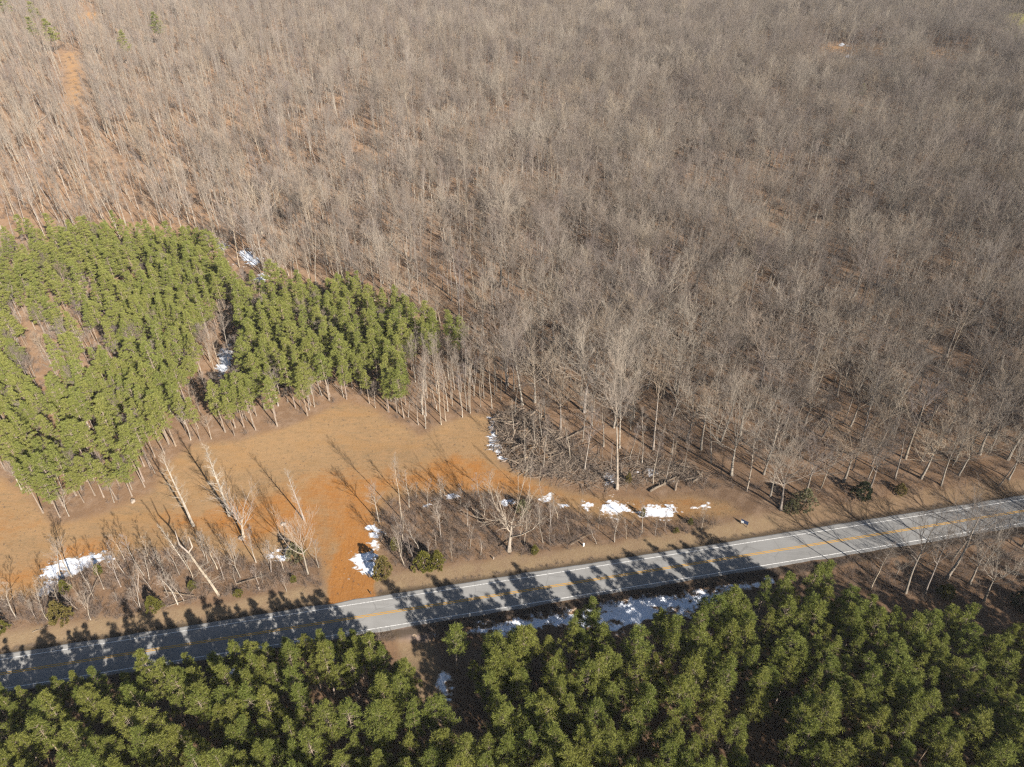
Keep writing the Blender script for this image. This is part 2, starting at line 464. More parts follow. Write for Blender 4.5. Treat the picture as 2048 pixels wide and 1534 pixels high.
def paint(name, col, wear, wornc):
    m = Mat(name, .7, .3)
    m.color(m.mix(m.rng(m.noise(3.5, 5, .7), wear, wear + .12), col, wornc))
    return m.m
M_YEL = paint("yellow_paint", (.74, .40, .045), .62, (.30, .22, .12))
M_WHT = paint("white_paint", (.74, .73, .70), .50, (.32, .31, .30))
en, es = .22 * fbm(RX, RX * 0, 4, 61), .22 * fbm(RX, RX * 0, 4, 62)
road = tag(ribbon("road", [off_line(-3.9 + es, -.25), off_line(-3.45 + es, 0), off_line(0, .035), off_line(3.75 + en, 0), off_line(4.3 + en, -.25)], M_ASPH),
           "grey two lane asphalt road with double yellow line", kind="structure")
def lz(d): return .035 * (1 - abs(d) / 3.6) + .006
for d0 in (-.16, .16): ribbon("yellow_line", [off_line(d0 - .075, lz(d0 - .075)), off_line(d0 + .075, lz(d0 + .075))], M_YEL, road)
for d0 in (-2.9, 2.9): ribbon("white_line", [off_line(d0 - .065, lz(d0 - .065)), off_line(d0 + .065, lz(d0 + .065))], M_WHT, road)

# ------------------------------------------------------------------ bare tree prototypes
def unit(v): return v / max(np.linalg.norm(v), 1e-9)
def turn(d, ang, az):
    d = unit(d)
    u = unit(np.cross(d, [0, 0, 1.] if abs(d[2]) < .95 else [1., 0, 0])); w = np.cross(d, u)
    return unit(d * math.cos(ang) + (u * math.cos(az) + w * math.sin(az)) * math.sin(ang))
def bare_tree(seed, H=24., r0=.26, trunk_frac=.92, t0=.45, n1=15, n2=9, n3=8, a1=(.5, .85), l1=.30, up=.25, twig=.013, wander=.025, round_top=.5, lr=.028):
    R = np.random.default_rng(seed)
    trunk_pts, p, d = [np.zeros(3)], np.zeros(3), np.array([0, 0, 1.])
    nseg = 12
    for i in range(nseg):
        d = unit(d + np.append(R.normal(0, wander, 2), 0) + [0, 0, .05])
        p = p + d * H * trunk_frac / nseg
        trunk_pts.append(p)
    tp = np.array(trunk_pts)
    rr = lambda t: r0 * ((1 - t) ** .8 * .9 + .07) * (1 + .5 * math.exp(-t * 40))
    trunk = tube(tp, [rr(i / nseg) for i in range(nseg + 1)], 6)
    big, tw = Segs(), Segs()
    def at(t):
        f = min(t * nseg, nseg - 1e-6); i = int(f)
        return tp[i] + (tp[i + 1] - tp[i]) * (f - i)
    def grow(p, d, L, r, ns, upb, wob):
        pts = [p]
        for i in range(ns):
            d = unit(d + R.normal(0, wob, 3) + np.array([0, 0, upb]))
            p = p + d * L / ns
            pts.append(p)
        return pts, d
    az = R.uniform(0, 6.28)
    for i in range(n1):
        q = (i + R.uniform(.1, .9)) / n1
        t = t0 + (1 - t0) * q
        az += 2.4 + R.normal(0, .4)
        ang = R.uniform(*a1) * (1.15 - .45 * q)
        prof = 1 - round_top * q ** 2 if trunk_frac > .75 else R.uniform(.8, 1.1)
        L = H * l1 * prof * R.uniform(.75, 1.15)
        r = min(rr(t) * .62, lr * L + .01)
        pts, _ = grow(at(t), turn([0, 0, 1.], ang, az), L, r, 6, up / 3, .09)
        rs = [r * (1 - .85 * k / 6) for k in range(7)]
        big.path(pts, rs)
        for j in range(n2):
            s = .22 + .78 * (j + R.uniform(.2, .9)) / n2
            f = min(s * 6, 5.999); k = int(f)
            b = pts[k] + (pts[k + 1] - pts[k]) * (f - k)
            dd = turn(pts[k + 1] - pts[k], R.uniform(.35, .8), R.uniform(0, 6.28))
            L2 = L * R.uniform(.28, .48) * (1.15 - .5 * s)
            r2 = max(rs[k] * .5, twig * 1.1)
            p2, _ = grow(b, dd, L2, r2, 3, .1, .12)
            tw.path(p2, [r2, r2 * .8, twig, twig * .8])
            for g in range(n3):
                s2 = .15 + .85 * (g + R.uniform(0, 1)) / n3
                f2 = min(s2 * 3, 2.999); k2 = int(f2)
                b2 = p2[k2] + (p2[k2 + 1] - p2[k2]) * (f2 - k2)
                d3 = turn(p2[k2 + 1] - p2[k2], R.uniform(.3, .85), R.uniform(0, 6.28)) + np.array([0, 0, .25])
                tw.add(b2, b2 + unit(d3) * R.uniform(.45, 1.0) * H * .042, twig, twig * .5)
    crown = merge([big.build(4), tw.build(3)])
    return trunk, crown
class Proto: pass
def proto_of(name, trunk, crown, tm, cm, H, cname="crown"):
    P = Proto(); P.h = H; P.cname = cname
    P.trunk = mesh("trunk", trunk[0], trunk[1], [tm], smooth=True)
    P.crown = mesh(cname, crown[0], crown[1], [cm], smooth=False)
    v, f = merge([trunk, crown])
    mi = np.concatenate([np.zeros(sum(len(a) for a in trunk[1]), int), np.ones(sum(len(a) for a in crown[1]), int)])
    P.both = bpy.data.objects.new("whole_" + name, mesh("whole_" + name, v, f, [tm, cm], mi))
    return P
VASE = [proto_of("bare_tree", *bare_tree(100 + i, 22, .27, .44, .60, 13, 12, 9, (.32, 1.0), .50, .16, .0125), (M_BARK, M_PALE)[i % 2], (M_TWIG, M_PTWIG)[i % 2], 22) for i in range(5)]
FULL = [proto_of("bare_tree", *bare_tree(200 + i, 24, .25, .80, .48, 16, 10, 8, (.45, .95), .30, .22, .0115), (M_PALE, M_BARK)[i % 2], (M_TWIG, M_DTWIG)[i % 2], 25) for i in range(5)]
POLE = [proto_of("bare_tree", *bare_tree(300 + i, 23, .155, .96, .55, 13, 7, 5, (.4, .7), .15, .3, .011), M_PALE, M_TWIG, 23) for i in range(4)]
SPARSE = [proto_of("bare_tree", *bare_tree(400 + i, 20, .27, .98, .28, 26, 7, 4, (.6, 1.1), .11, .2, .009, .012), M_PALE, M_PALE, 20) for i in range(3)]
SAPL = [proto_of("sapling", *bare_tree(500 + i, 8, .07, .95, .35, 11, 6, 5, (.4, .8), .26, .3, .009, .05), M_PALE, M_TWIG, 8) for i in range(4)]
TALL = [proto_of("bare_tree", *bare_tree(650 + i, 34, .31, .62, .72, 10, 12, 8, (.18, .62), .36, .12, .016, lr=.04), M_PALE, M_TWIG, 33) for i in range(2)]
SPREAD = [proto_of("bare_tree", *bare_tree(600 + i, 16, .36, .42, .45, 9, 10, 7, (.45, 1.05), .62, .22, .015, .03, lr=.04), M_PALE, M_PALE, 16) for i in range(2)]

# ------------------------------------------------------------------ pine prototypes
def blades(cent, dirs, L, W, R):
    n = len(cent)
    u = np.cross(dirs, R.normal(0, 1, (n, 3))); u /= np.maximum(np.linalg.norm(u, axis=1, keepdims=True), 1e-6)
    b = cent + u * W[:, None] * .5; c = cent - u * W[:, None] * .5
    mid = cent + dirs * (L * .55)[:, None]
    tip = cent + dirs * L[:, None]
    v = np.stack([b, c, mid - u * W[:, None] * .5, tip, mid + u * W[:, None] * .5], 1).reshape(-1, 3)
    i = np.arange(n)[:, None] * 5
    return v, [i + np.array([[0, 1, 2, 3, 4]])]
def sphere_dirs(n, R):
    d = R.normal(0, 1, (n, 3)); return d / np.linalg.norm(d, axis=1, keepdims=True)
def pine(seed, H=15., W=3.0, base=.40, nb=46, per=62, sparse=1.0):
    R = np.random.default_rng(seed)
    lean = np.append(R.normal(0, .012, 2), 0)
    tp = np.array([[0, 0, 0.]] + [lean * (k / 8) ** 2 * H + [0, 0, H * .97 * k / 8] for k in range(1, 9)])
    trunk = tube(tp, [.135 * (1 - .9 * k / 8) * (1.3 if k == 0 else 1) for k in range(9)], 6)
    seg = Segs(); cs, rs = [], []
    az = R.uniform(0, 6.28)
    lop = R.uniform(0, 6.28); pw = R.uniform(.55, 1.0)
    for i in range(nb):
        q = (i + R.uniform(0, 1)) / nb
        z = H * (base + (1 - base) * q)
        az += 2.4 + R.normal(0, .5)
        env = min(1, .5 + 2.4 * q) * (1.04 - q) ** pw * 1.25 * (1 + .2 * math.cos(az - lop))
        L = max(W * env * R.uniform(.6, 1.15), .3)
        el = -.15 + .95 * q ** 1.5 + R.normal(0, .12)
        d = np.array([math.cos(az) * math.cos(el), math.sin(az) * math.cos(el), math.sin(el)])
        a = lean * q * q * H + [0, 0, z]
        b = a + d * L + [0, 0, .1 * L]
        seg.add(a, b, .035, .015)
        for s in ((1.0, .62) if L > 1.2 else (1.0,)):
            if L > 1.9 and s < 1: pass
            c = a + (b - a) * s + R.normal(0, .16, 3)
            cs.append(c); rs.append(R.uniform(.22, .46) * (.8 + .2 * s))
        if L > 1.7:
            for sg in (-1, 1):
                c = a + (b - a) * R.uniform(.6, .95) + np.cross(d, [0, 0, 1.]) * sg * R.uniform(.35, .9); cs.append(c); rs.append(R.uniform(.2, .4))
    cs.append(tp[-1] + [0, 0, .25]); rs.append(.5)
    cs, rs = np.array(cs), np.array(rs)
    n = int(per * sparse)
    idx = np.repeat(np.arange(len(cs)), n)
    dd = sphere_dirs(len(idx), R)
    dd[:, 2] = np.abs(dd[:, 2]) * .9 + dd[:, 2] * .35 + .15
    dd /= np.linalg.norm(dd, axis=1, keepdims=True)
    rad = rs[idx] * R.uniform(.25, .8, len(idx))
    v, f = blades(cs[idx] + dd * rad[:, None] * [1.1, 1.1, .8], unit_rows(dd + R.normal(0, .45, dd.shape)), R.uniform(.24, .46, len(idx)), R.uniform(.03, .055, len(idx)), R)
    tv = merge([trunk, seg.build(3)])
    return tv, (v, f)
def unit_rows(a): return a / np.maximum(np.linalg.norm(a, axis=1, keepdims=True), 1e-9)
PINES = [proto_of("pine_tree", *pine(700 + i, 13, W, b, nb, 64), M_PBARK, M_NEEDLE, 13)
         for i, (W, b, nb) in enumerate([(1.65, .46, 52), (1.45, .50, 46), (1.95, .45, 58), (1.35, .40, 50), (1.6, .54, 44), (1.8, .38, 62), (1.5, .47, 36), (2.15, .50, 56)])]
M_NEEDLE2 = foliage("sunlit_pine_needles", (.30, .35, .07), (.42, .43, .10), (.46, .45, .15))  # same needles, with the plantation's sun backscatter painted in as lighter yellow-green
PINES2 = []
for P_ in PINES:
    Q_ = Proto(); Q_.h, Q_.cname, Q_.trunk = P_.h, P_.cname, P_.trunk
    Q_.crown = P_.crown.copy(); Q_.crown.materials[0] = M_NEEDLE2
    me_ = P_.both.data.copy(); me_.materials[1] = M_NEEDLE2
    Q_.both = bpy.data.objects.new("whole_sunlit_pine", me_); PINES2.append(Q_)
def cedar(seed, H=5., W=2.0, n=5200, flare=.35):
    R = np.random.default_rng(seed)
    trunk = tube([[0, 0, 0], [0, 0, H * .5], [0, 0, H * .92]], [.11, .07, .02], 6)
    cs, rs, ds = [], [], []
    for i in range(150):
        q = R.uniform(0, 1) ** 1.15
        az = R.uniform(0, 6.28)
        env = W * ((1 - q) ** .75) * (min(1, .55 + q * 3)) * (1 + .2 * math.sin(az * 3 + seed + q * 4) + R.normal(0, .16))
        cs.append([math.cos(az) * env * .82, math.sin(az) * env * .82, H * (.05 + .90 * q)])
        ds.append([math.cos(az) * .7, math.sin(az) * .7, .75]); rs.append(R.uniform(.24, .42) * (.6 + W * .22))
    cs, rs, ds = np.array(cs), np.array(rs), unit_rows(np.array(ds))
    idx = R.integers(0, len(cs), n)
    dd = unit_rows(sphere_dirs(n, R) * .8 + ds[idx])
    v, f = blades(cs[idx] + dd * (rs[idx] * R.uniform(.1, .8, n))[:, None], unit_rows(dd + R.normal(0, .3, dd.shape)), R.uniform(.16, .34, n), R.uniform(.06, .12, n), R)
    return trunk, (v, f)
CEDARS = [proto_of("cedar_tree", *cedar(800 + i, 5, W), M_BARK, M_CEDAR, 5, "foliage") for i, W in enumerate((1.9, 2.2, 1.6))]
CEDB = [proto_of("cedar_tree", *cedar(820, 5, 2.1), M_BARK, M_CEDAR2, 5, "foliage")]
DARKEV = [proto_of("evergreen_tree", *cedar(830 + i, 5, 2.2, 4200), M_BARK, M_DARKEV, 5, "foliage") for i in range(2)]
OLIVE = [proto_of("shrub", *cedar(840, 3, 1.9, 1500), M_BRUSH, M_OLIVE, 3, "foliage")]
def bush(seed, H=2.2, stems=11, tw=7):
    R = np.random.default_rng(seed); s = Segs()
    for i in range(stems):
        az, el = R.uniform(0, 6.28), R.uniform(.7, 1.5)
        d = np.array([math.cos(az) * math.cos(el), math.sin(az) * math.cos(el), math.sin(el)])
        p = np.append(R.normal(0, .25, 2), -.05); L = H * R.uniform(.55, 1.1); pts = [p]
        for k in range(4):
            d = unit(d + R.normal(0, .18, 3)); p = p + d * L / 4; pts.append(p)
        s.path(pts, [.02, .017, .013, .010, .007])
        for g in range(tw):
            k = R.integers(1, 4); b = pts[k] + (pts[k + 1] - pts[k]) * R.uniform(0, 1)
            s.add(b, b + unit(turn(pts[k + 1] - pts[k], R.uniform(.4, 1.0), R.uniform(0, 6.28)) + [0, 0, .2]) * R.uniform(.3, .8), .010, .005)
    v, f = s.build(3)
    P = Proto(); P.h = H
    P.both = bpy.data.objects.new("whole_bush", mesh("whole_bush", v, f, [M_BRUSH]))
    return P
BUSH = [bush(900 + i, 2.2, 11 + 2 * i) for i in range(4)]

# ------------------------------------------------------------------ placing
def pose(o, base, axis, spin, s):
    q = Vector((0, 0, 1)).rotation_difference(Vector(axis)) @ Quaternion((0, 0, 1), spin)
    o.rotation_mode = 'XYZ'
    o.location = base; o.rotation_euler = q.to_euler(); o.scale = s
def plant(name, P, base, h, label, cat, group=None, axis=(0, 0, 1), wide=1.0, spin=None, mats=None):
    o = bpy.data.objects.new(name, None); COL.objects.link(o)
    o.empty_display_size = .5
    s = h / P.h
    pose(o, base, axis, RNG.uniform(0, 6.28) if spin is None else spin, (s * wide, s * wide, s))
    tag(o, label, cat, group)
    link("trunk", P.trunk, o); link(P.cname, P.crown, o)
    return o
def lift(bx, by, tx, ty):               # base on the ground, top on the base's own upright plane across the view
    b = gp(bx, by)
    d = ray(tx, ty)
    t = b[1] / d[1]
    top = np.array([d[0] * t, b[1], CAM_H + d[2] * t])
    ax = top - b
    return b, np.linalg.norm(ax), unit(ax)
def hero(name, P, bx, by, tx, ty, label, cat, group=None, wide=1.0, spin=None, **k):
    b, h, ax = lift(bx, by, tx, ty)
    return plant(name, P, b - np.array([0, 0, .05]), h, label, cat, group, ax, wide, spin)
def gn_stuff(name, label, pts, rot, scl, idx, protos):
    me = bpy.data.meshes.new(name); me.from_pydata([tuple(p) for p in pts], [], [])
    me.attributes.new("spin", 'FLOAT_VECTOR', 'POINT').data.foreach_set("vector", np.asarray(rot, np.float32).ravel())
    me.attributes.new("size", 'FLOAT_VECTOR', 'POINT').data.foreach_set("vector", np.asarray(scl, np.float32).ravel())
    me.attributes.new("which", 'INT', 'POINT').data.foreach_set("value", np.asarray(idx, np.int32))
    o = tag(link(name, me), label, kind="stuff")
    g = bpy.data.node_groups.new(name, 'GeometryNodeTree')
    g.interface.new_socket("Geometry", in_out='INPUT', socket_type='NodeSocketGeometry')
    g.interface.new_socket("Geometry", in_out='OUTPUT', socket_type='NodeSocketGeometry')
    N = g.nodes; i = N.new("NodeGroupInput"); out = N.new("NodeGroupOutput")
    J = N.new("GeometryNodeJoinGeometry")
    for P in reversed(protos):
        oi = N.new("GeometryNodeObjectInfo"); oi.inputs[0].default_value = P.both
        gi = N.new("GeometryNodeGeometryToInstance")
        g.links.new(oi.outputs["Geometry"], gi.inputs[0]); g.links.new(gi.outputs[0], J.inputs[0])
    ip = N.new("GeometryNodeInstanceOnPoints")
    def na(n, t):
        a = N.new("GeometryNodeInputNamedAttribute"); a.data_type = t; a.inputs[0].default_value = n
        return [q for q in a.outputs if q.enabled and q.name == "Attribute"][0]
    mp = N.new("GeometryNodeMeshToPoints"); mp.inputs["Radius"].default_value = .01
    g.links.new(i.outputs[0], mp.inputs[0]); g.links.new(mp.outputs[0], ip.inputs["Points"])
    g.links.new(J.outputs[0], ip.inputs["Instance"]); ip.inputs["Pick Instance"].default_value = True
    g.links.new(na("which", 'INT'), ip.inputs["Instance Index"])
    er = N.new("FunctionNodeEulerToRotation"); g.links.new(na("spin", 'FLOAT_VECTOR'), er.inputs[0])
    g.links.new(er.outputs[0], ip.inputs["Rotation"])
    g.links.new(na("size", 'FLOAT_VECTOR'), ip.inputs["Scale"])
    g.links.new(ip.outputs[0], out.inputs[0])
    md = o.modifiers.new("scatter", 'NODES'); md.node_group = g
    return o
def scatter(x0, x1, y0, y1, s, jit=.42, rot=0.0):
    n = int(max(x1 - x0, y1 - y0) * 1.5 / s) + 2
    i, j = np.meshgrid(np.arange(-n, n), np.arange(-n, n))
    x = (i + .5 * (j % 2)).ravel() * s; y = j.ravel() * s * .866
    x = x + RNG.uniform(-jit, jit, x.size) * s; y = y + RNG.uniform(-jit, jit, x.size) * s
    c, q = math.cos(rot), math.sin(rot)
    x, y = x * c - y * q + (x0 + x1) / 2, x * q + y * c + (y0 + y1) / 2
    k = (x > x0) & (x < x1) & (y > y0) & (y < y1)
    return x[k], y[k]
def pix(x, y):
    z = hgt(x, y)
    px, py, w = proj(x, y, z)
    return px, py, z
def shown(x, y, z, h):                  # some of the upper half falls in the frame
    a = np.zeros(np.shape(x), bool)
    for f in (.5, .8, .97):
        px, py, _ = proj(x, y, z + h * f)
        a |= (px > 4) & (px < 2044) & (py > 4) & (py < 1530)
    return a
HEROES = []                             # ground points taken by singled-out trees
def clear_of(x, y, r):
    ok = np.ones(np.shape(x), bool)
    for (hx, hy) in HEROES: ok &= (x - hx) ** 2 + (y - hy) ** 2 > r * r
    return ok

# ------------------------------------------------------------------ singled-out trees
def H_(name, P, bx, by, tx, ty, label, cat="tree", group=None, wide=1.0):
    o = hero(name, P, bx, by, tx, ty, label, cat, group, wide)
    HEROES.append((o.location.x, o.location.y))
    return o
H_("bare_tree", SPARSE[0], 387, 1052, 322, 905, "tall pale bare pole tree in the tan field nearest the pine plantation corner")
H_("bare_tree", SPARSE[1], 459, 1031, 412, 898, "pale slender bare tree in the dirt clearing beside a low spreading one", wide=1.2)
H_("bare_tree", SPREAD[0], 487, 1074, 464, 978, "short pale bare tree with wide sideways limbs standing in the clearing")
H_("bare_tree", SPARSE[2], 608, 1040, 577, 940, "dead pale snag with a bracket limb left of the orange track", wide=.8)
H_("bare_tree", VASE[1], 616, 1148, 577, 990, "slender bare tree beside the left edge of the orange track", wide=.62)
H_("bare_tree", SPARSE[1], 378, 1138, 317, 1048, "thin pale leaning bare tree behind the big forked trunk", wide=.7)
H_("bare_tree", POLE[1], 803, 1038, 789, 903, "straight thin pale pole tree right of the orange track entrance", wide=.8)
H_("bare_tree", SPREAD[1], 1018, 1101, 1022, 950, "pale spreading bare tree standing alone in the roadside brush strip", wide=.95)
H_("bare_tree", POLE[2], 1058, 995, 1065, 915, "thin pole tree at the foot of the brush pile on orange soil", wide=.7)
H_("bare_tree", FULL[2], 758, 1044, 742, 955, "gnarled grey bare tree behind the snow patch by the track", wide=1.0)
H_("bare_tree", TALL[0], 1234, 978, 1256, 688, "tallest pale twin limbed bare tree standing by the roadside snow", wide=.85)
H_("bare_tree", TALL[1], 1306, 899, 1338, 672, "tall pale bare tree forking high beside the tallest twin limbed tree", wide=.9)
H_("bare_tree", VASE[1], 1463, 950, 1488, 760, "broad fan shaped bare tree at the woodland edge above the road", wide=1.1)
H_("bare_tree", VASE[2], 1561, 1019, 1605, 848, "thick trunked bare tree leaning right on the road bank edge", wide=1.15)
H_("bare_tree", POLE[3], 1493, 982, 1528, 845, "slender bare tree leaning right between two broad crowned trees", wide=1.2)
H_("bare_tree", POLE[0], 1422, 927, 1430, 790, "slim dark bare tree behind the fan shaped tree", wide=1.0)
H_("bare_tree", FULL[2], 1169, 941, 1192, 800, "slim pale bare tree right of the brush pile", wide=.8)
H_("bare_tree", POLE[1], 1087, 938, 1093, 840, "short pale bare tree growing through the brush pile", wide=1.0)
H_("bare_tree", FULL[3], 1790, 959, 1822, 815, "bare tree on the far bank just right of the round dark evergreen", wide=1.0)
H_("bare_tree", FULL[4], 1882, 971, 1932, 825, "leaning bare tree at the top of the bank near the right edge", wide=1.0)
H_("bare_tree", VASE[3], 2017, 959, 2070, 830, "bare tree on the bank cut by the right edge of the picture", wide=1.0)
SG = "bare trees on the near side of the road"
H_("bare_tree", FULL[0], 1811, 1186, 1868, 1005, "leftmost tall bare tree on the near side of the road", group=SG, wide=.95)
H_("bare_tree", FULL[2], 1850, 1188, 1915, 1030, "leaning bare tree rising over the road just left of the near roadside gap", group=SG, wide=.9)
H_("bare_tree", VASE[0], 1939, 1168, 1995, 1030, "bare tree with crown against the asphalt on the near roadside", group=SG, wide=1.0)
H_("bare_tree", VASE[1], 1967, 1202, 2035, 1062, "big forked bare tree above the pine grove at the right edge", group=SG, wide=1.0)
H_("bare_tree", POLE[2], 1741, 1181, 1778, 1085, "small slim bare tree between the last pines and the road", group=SG, wide=1.6)
# the broken trunk
def snag():
    b, h, ax = lift(438, 1191, 377, 1105)
    o = bpy.data.objects.new("dead_tree", None); COL.objects.link(o); o.location = b
    tag(o, "thick broken dead trunk with two short forked limbs leaning left in brush", "tree")
    top = ax * h
    tr = tube([[0, 0, -.1], top * .3 + [.1, 0, 0], top * .65 + [-.1, .1, 0], top], [.25, .20, .17, .145], 9)
    link("trunk", mesh("trunk", *tr, [M_PALE], smooth=True), o)
    for tx, ty in ((352, 1068), (379, 1078)):
        d = ray(tx, ty); t = (b[1] + .4) / d[1]
        e = np.array([d[0] * t, b[1] + .4, CAM_H + d[2] * t]) - b
        mid = (top + e) / 2 + np.array([.5 if tx > 370 else -.6, 0, -.3])
        link("limb", mesh("limb", *tube([top, mid, e, e + (e - mid) * .35], [.15, .11, .07, .03], 7), [M_PALE], smooth=True), o)
    s = Segs(); R = np.random.default_rng(5)
    for k in range(26):
        p = top * R.uniform(.25, .95); d = unit(np.append(R.normal(0, 1, 2), .4)); L = R.uniform(.8, 2.6)
        q = p + d * L; s.add(p, q, .03, .015)
        for g in range(4): s.add(p + d * L * R.uniform(.3, 1), q + R.normal(0, .6, 3) + [0, 0, .3], .013, .006)
    v, f = s.build(3); link("twigs", mesh("twigs", v, f, [M_PALE]), o)
    HEROES.append((b[0], b[1]))
snag()

# cedars and shrubs: px base, height, spread
def cedar_at(P, bx, by, h, wide, label, cat="cedar", name="cedar_tree"):
    b = gp(bx, by); HEROES.append((b[0], b[1]))
    plant(name, P, b - np.array([0, 0, .05]), h, label, cat, None, (0, 0, 1), wide)
cedar_at(CEDB[0], 127, 1243, 5.6, .95, "rounded bronze green cedar at the bottom of the left brush strip")
cedar_at(CEDARS[0], 310, 1219, 3.8, 1.15, "rounded bright green cedar beside the verge left of the forked trunk")
cedar_at(CEDARS[1], 133, 1182, 3.2, .8, "small green cedar tucked behind the bronze green one")
cedar_at(CEDARS[2], 199, 1146, 2.6, 1.0, "small cedar at the right end of the long snow patch")
cedar_at(CEDARS[0], 385, 1174, 1.7, 1.7, "low wide green shrub in the brush behind the broken trunk", "shrub")
cedar_at(CEDARS[1], 477, 1190, 1.6, 1.4, "low dull green shrub at the verge right of the broken trunk", "shrub")
cedar_at(CEDARS[2], 588, 1162, 1.6, 1.3, "little yellow green bush at the foot of the slender track tree", "shrub")
cedar_at(OLIVE[0], 592, 1118, 4.4, .75, "dull grey green cedar beside the round snow patch in the clearing")
cedar_at(CEDB[0], 768, 1150, 5.4, .95, "yellowish bronze cedar on the right corner of the orange track")
cedar_at(CEDARS[2], 790, 1098, 3.4, .85, "narrow bright cedar behind the yellowish bronze one")
cedar_at(CEDARS[1], 848, 1137, 5.0, 1.0, "left of the two dense green cedars by the verge")
cedar_at(CEDARS[0], 876, 1133, 4.6, .95, "right of the two dense green cedars by the verge")
cedar_at(CEDARS[2], 1069, 1106, 2.4, 1.1, "small dark cedar right of the lone spreading bare tree")
cedar_at(OLIVE[0], 1045, 1022, 3.2, .9, "grey green cedar behind the spreading bare tree")
cedar_at(DARKEV[0], 1722, 994, 4.6, 1.05, "round dark evergreen on the far road bank", "evergreen", "evergreen_tree")
cedar_at(OLIVE[0], 1606, 1014, 5.0, .85, "pale olive shrub right of the leaning thick trunk", "shrub", "shrub")
cedar_at(OLIVE[0], 1580, 1022, 3.0, .9, "low olive shrub at the foot of the leaning thick trunk", "shrub", "shrub")
cedar_at(CEDB[0], 1799, 985, 2.6, 1.3, "brownish green shrub right of the round dark evergreen", "shrub", "shrub")
cedar_at(CEDB[0], 1256, 965, 3.2, .6, "narrow yellow green cedar beside the tallest twin limbed tree")
cedar_at(CEDARS[0], 1380, 1048, 1.8, 1.0, "small green bush at the right end of the brush strip", "shrub", "shrub")
cedar_at(CEDARS[1], 1352, 1064, 1.4, 1.2, "low green tuft of a bush along the far verge", "shrub", "shrub")
cedar_at(CEDARS[2], 1285, 1032, 2.4, .7, "pale green bush between the two long snow patches", "shrub", "shrub")
cedar_at(CEDARS[1], 1890, 1192, 3.2, 1.2, "dark green cedar among the near roadside bare trees")
cedar_at(DARKEV[1], 2040, 1212, 4.2, 1.2, "dark evergreen at the right edge above the pine grove", "evergreen", "evergreen_tree")
cedar_at(CEDARS[0], 3, 1262, 3.6, 1.1, "green cedar cut by the left edge of the picture")

# ------------------------------------------------------------------ pines
px_all = []
x, y = scatter(-190, 190, 25, 230, 3.25, .4, .3)
px, py, z = pix(x, y)
k = inside(GROVE, px, py)
for gpl in GROVE_GAPS: k &= ~inside(gpl, px, py)
k &= clear_of(x, y, 2.5)
ra, rb = gp(-60, 1450), gp(755, 1326)
rt = np.concatenate([np.arange(0, 1, 2.8 / np.hypot(*(rb - ra)[:2])), np.arange(0.008, 1, 3.4 / np.hypot(*(rb - ra)[:2]))]); rsd = np.where(np.arange(rt.size) < (rt.size * 34) // 62, 0.0, -3.0); rx = ra[0] + (rb - ra)[0] * rt + RNG.normal(0, .5, rt.size)
ry = ra[1] + (rb - ra)[1] * rt + .9 * np.sin(rt * 3.1) * -1 + RNG.normal(0, .4, rt.size) + rsd
k &= ~((np.abs((x - ra[0]) * (rb - ra)[1] - (y - ra[1]) * (rb - ra)[0]) / np.hypot(*(rb - ra)[:2]) < 3.4) & (x < rb[0] + 1))
gx_, gy_ = np.concatenate([rx, x[k]]), np.concatenate([ry, y[k]]); gz_ = hgt(gx_, gy_)
x, y = scatter(-260, 60, 90, 330, 3.6, .38, .12)
px, py, z = pix(x, y)
k = inside(PLANT, px, py)
for gpl in PLANT_GAPS: k &= ~inside(gpl, px, py)
thin = fbm(x, y, 18, 77) + .75 * sstep(330, 60, px) * sstep(760, 620, py) - .15
k &= ((thin < .22) | (RNG.uniform(0, 1, x.size) < .35)) & (RNG.uniform(0, 1, x.size) < .9)
qx_, qy_, qz_ = x[k], y[k], z[k]
P_x = np.concatenate([gx_, qx_]); P_y = np.concatenate([gy_, qy_]); P_z = np.concatenate([gz_, qz_])
P_g = np.concatenate([np.ones(len(gx_), bool), np.zeros(len(qx_), bool)])
P_h = np.where(P_g, RNG.normal(12.2, 1.4, len(P_x)), RNG.normal(12.8, 1.3, len(P_x)))
small = RNG.uniform(0, 1, len(P_x)) < .12
P_h = np.where(small, P_h * RNG.uniform(.55, .8, len(P_x)), P_h)
P_w = RNG.uniform(.9, 1.25, len(P_x)) * np.where(small, 1.1, 1.0)
frow = np.arange(len(P_x)) < len(rx)
P_h = np.where(frow, RNG.normal(10.9, .9, len(P_x)), P_h); P_w = np.where(frow, RNG.uniform(.8, 1.05, len(P_x)), P_w)
P_i = RNG.integers(0, len(PINES), len(P_x))
dist = np.sqrt(P_x ** 2 + P_y ** 2 + (CAM_H - 10) ** 2)
vis = shown(P_x, P_y, P_z, P_h)
order = np.argsort(np.where(vis, dist, 1e9))
n_ind = min(300, int(vis.sum()))
single = set(order[:n_ind].tolist())
for i in order[:n_ind]:
    if P_g[i]:
        lab, grp = "dark green pine in the dense grove on the near side of the road", "pines of the near grove"
    else:
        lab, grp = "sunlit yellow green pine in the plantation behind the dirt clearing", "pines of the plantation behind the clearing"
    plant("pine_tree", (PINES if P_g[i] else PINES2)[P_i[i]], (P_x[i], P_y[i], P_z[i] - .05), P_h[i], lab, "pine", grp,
          unit(np.append(RNG.normal(0, .02, 2), 1)), P_w[i])
rest = np.array([i for i in range(len(P_x)) if i not in single])
far_p = [(120, 22), (20, 55), (82, 68), (80, 104), (113, 108), (265, 136), (325, 92), (1822, 48), (1535, 152), (1718, 205), (1690, 258)]
far_pts = np.array([gp(*p) for p in far_p])
for q in far_pts:
    for dy in (0, -5, -10): HEROES.append((q[0] * (1 + dy / q[1]), q[1] + dy))
n = len(rest) + len(far_pts)
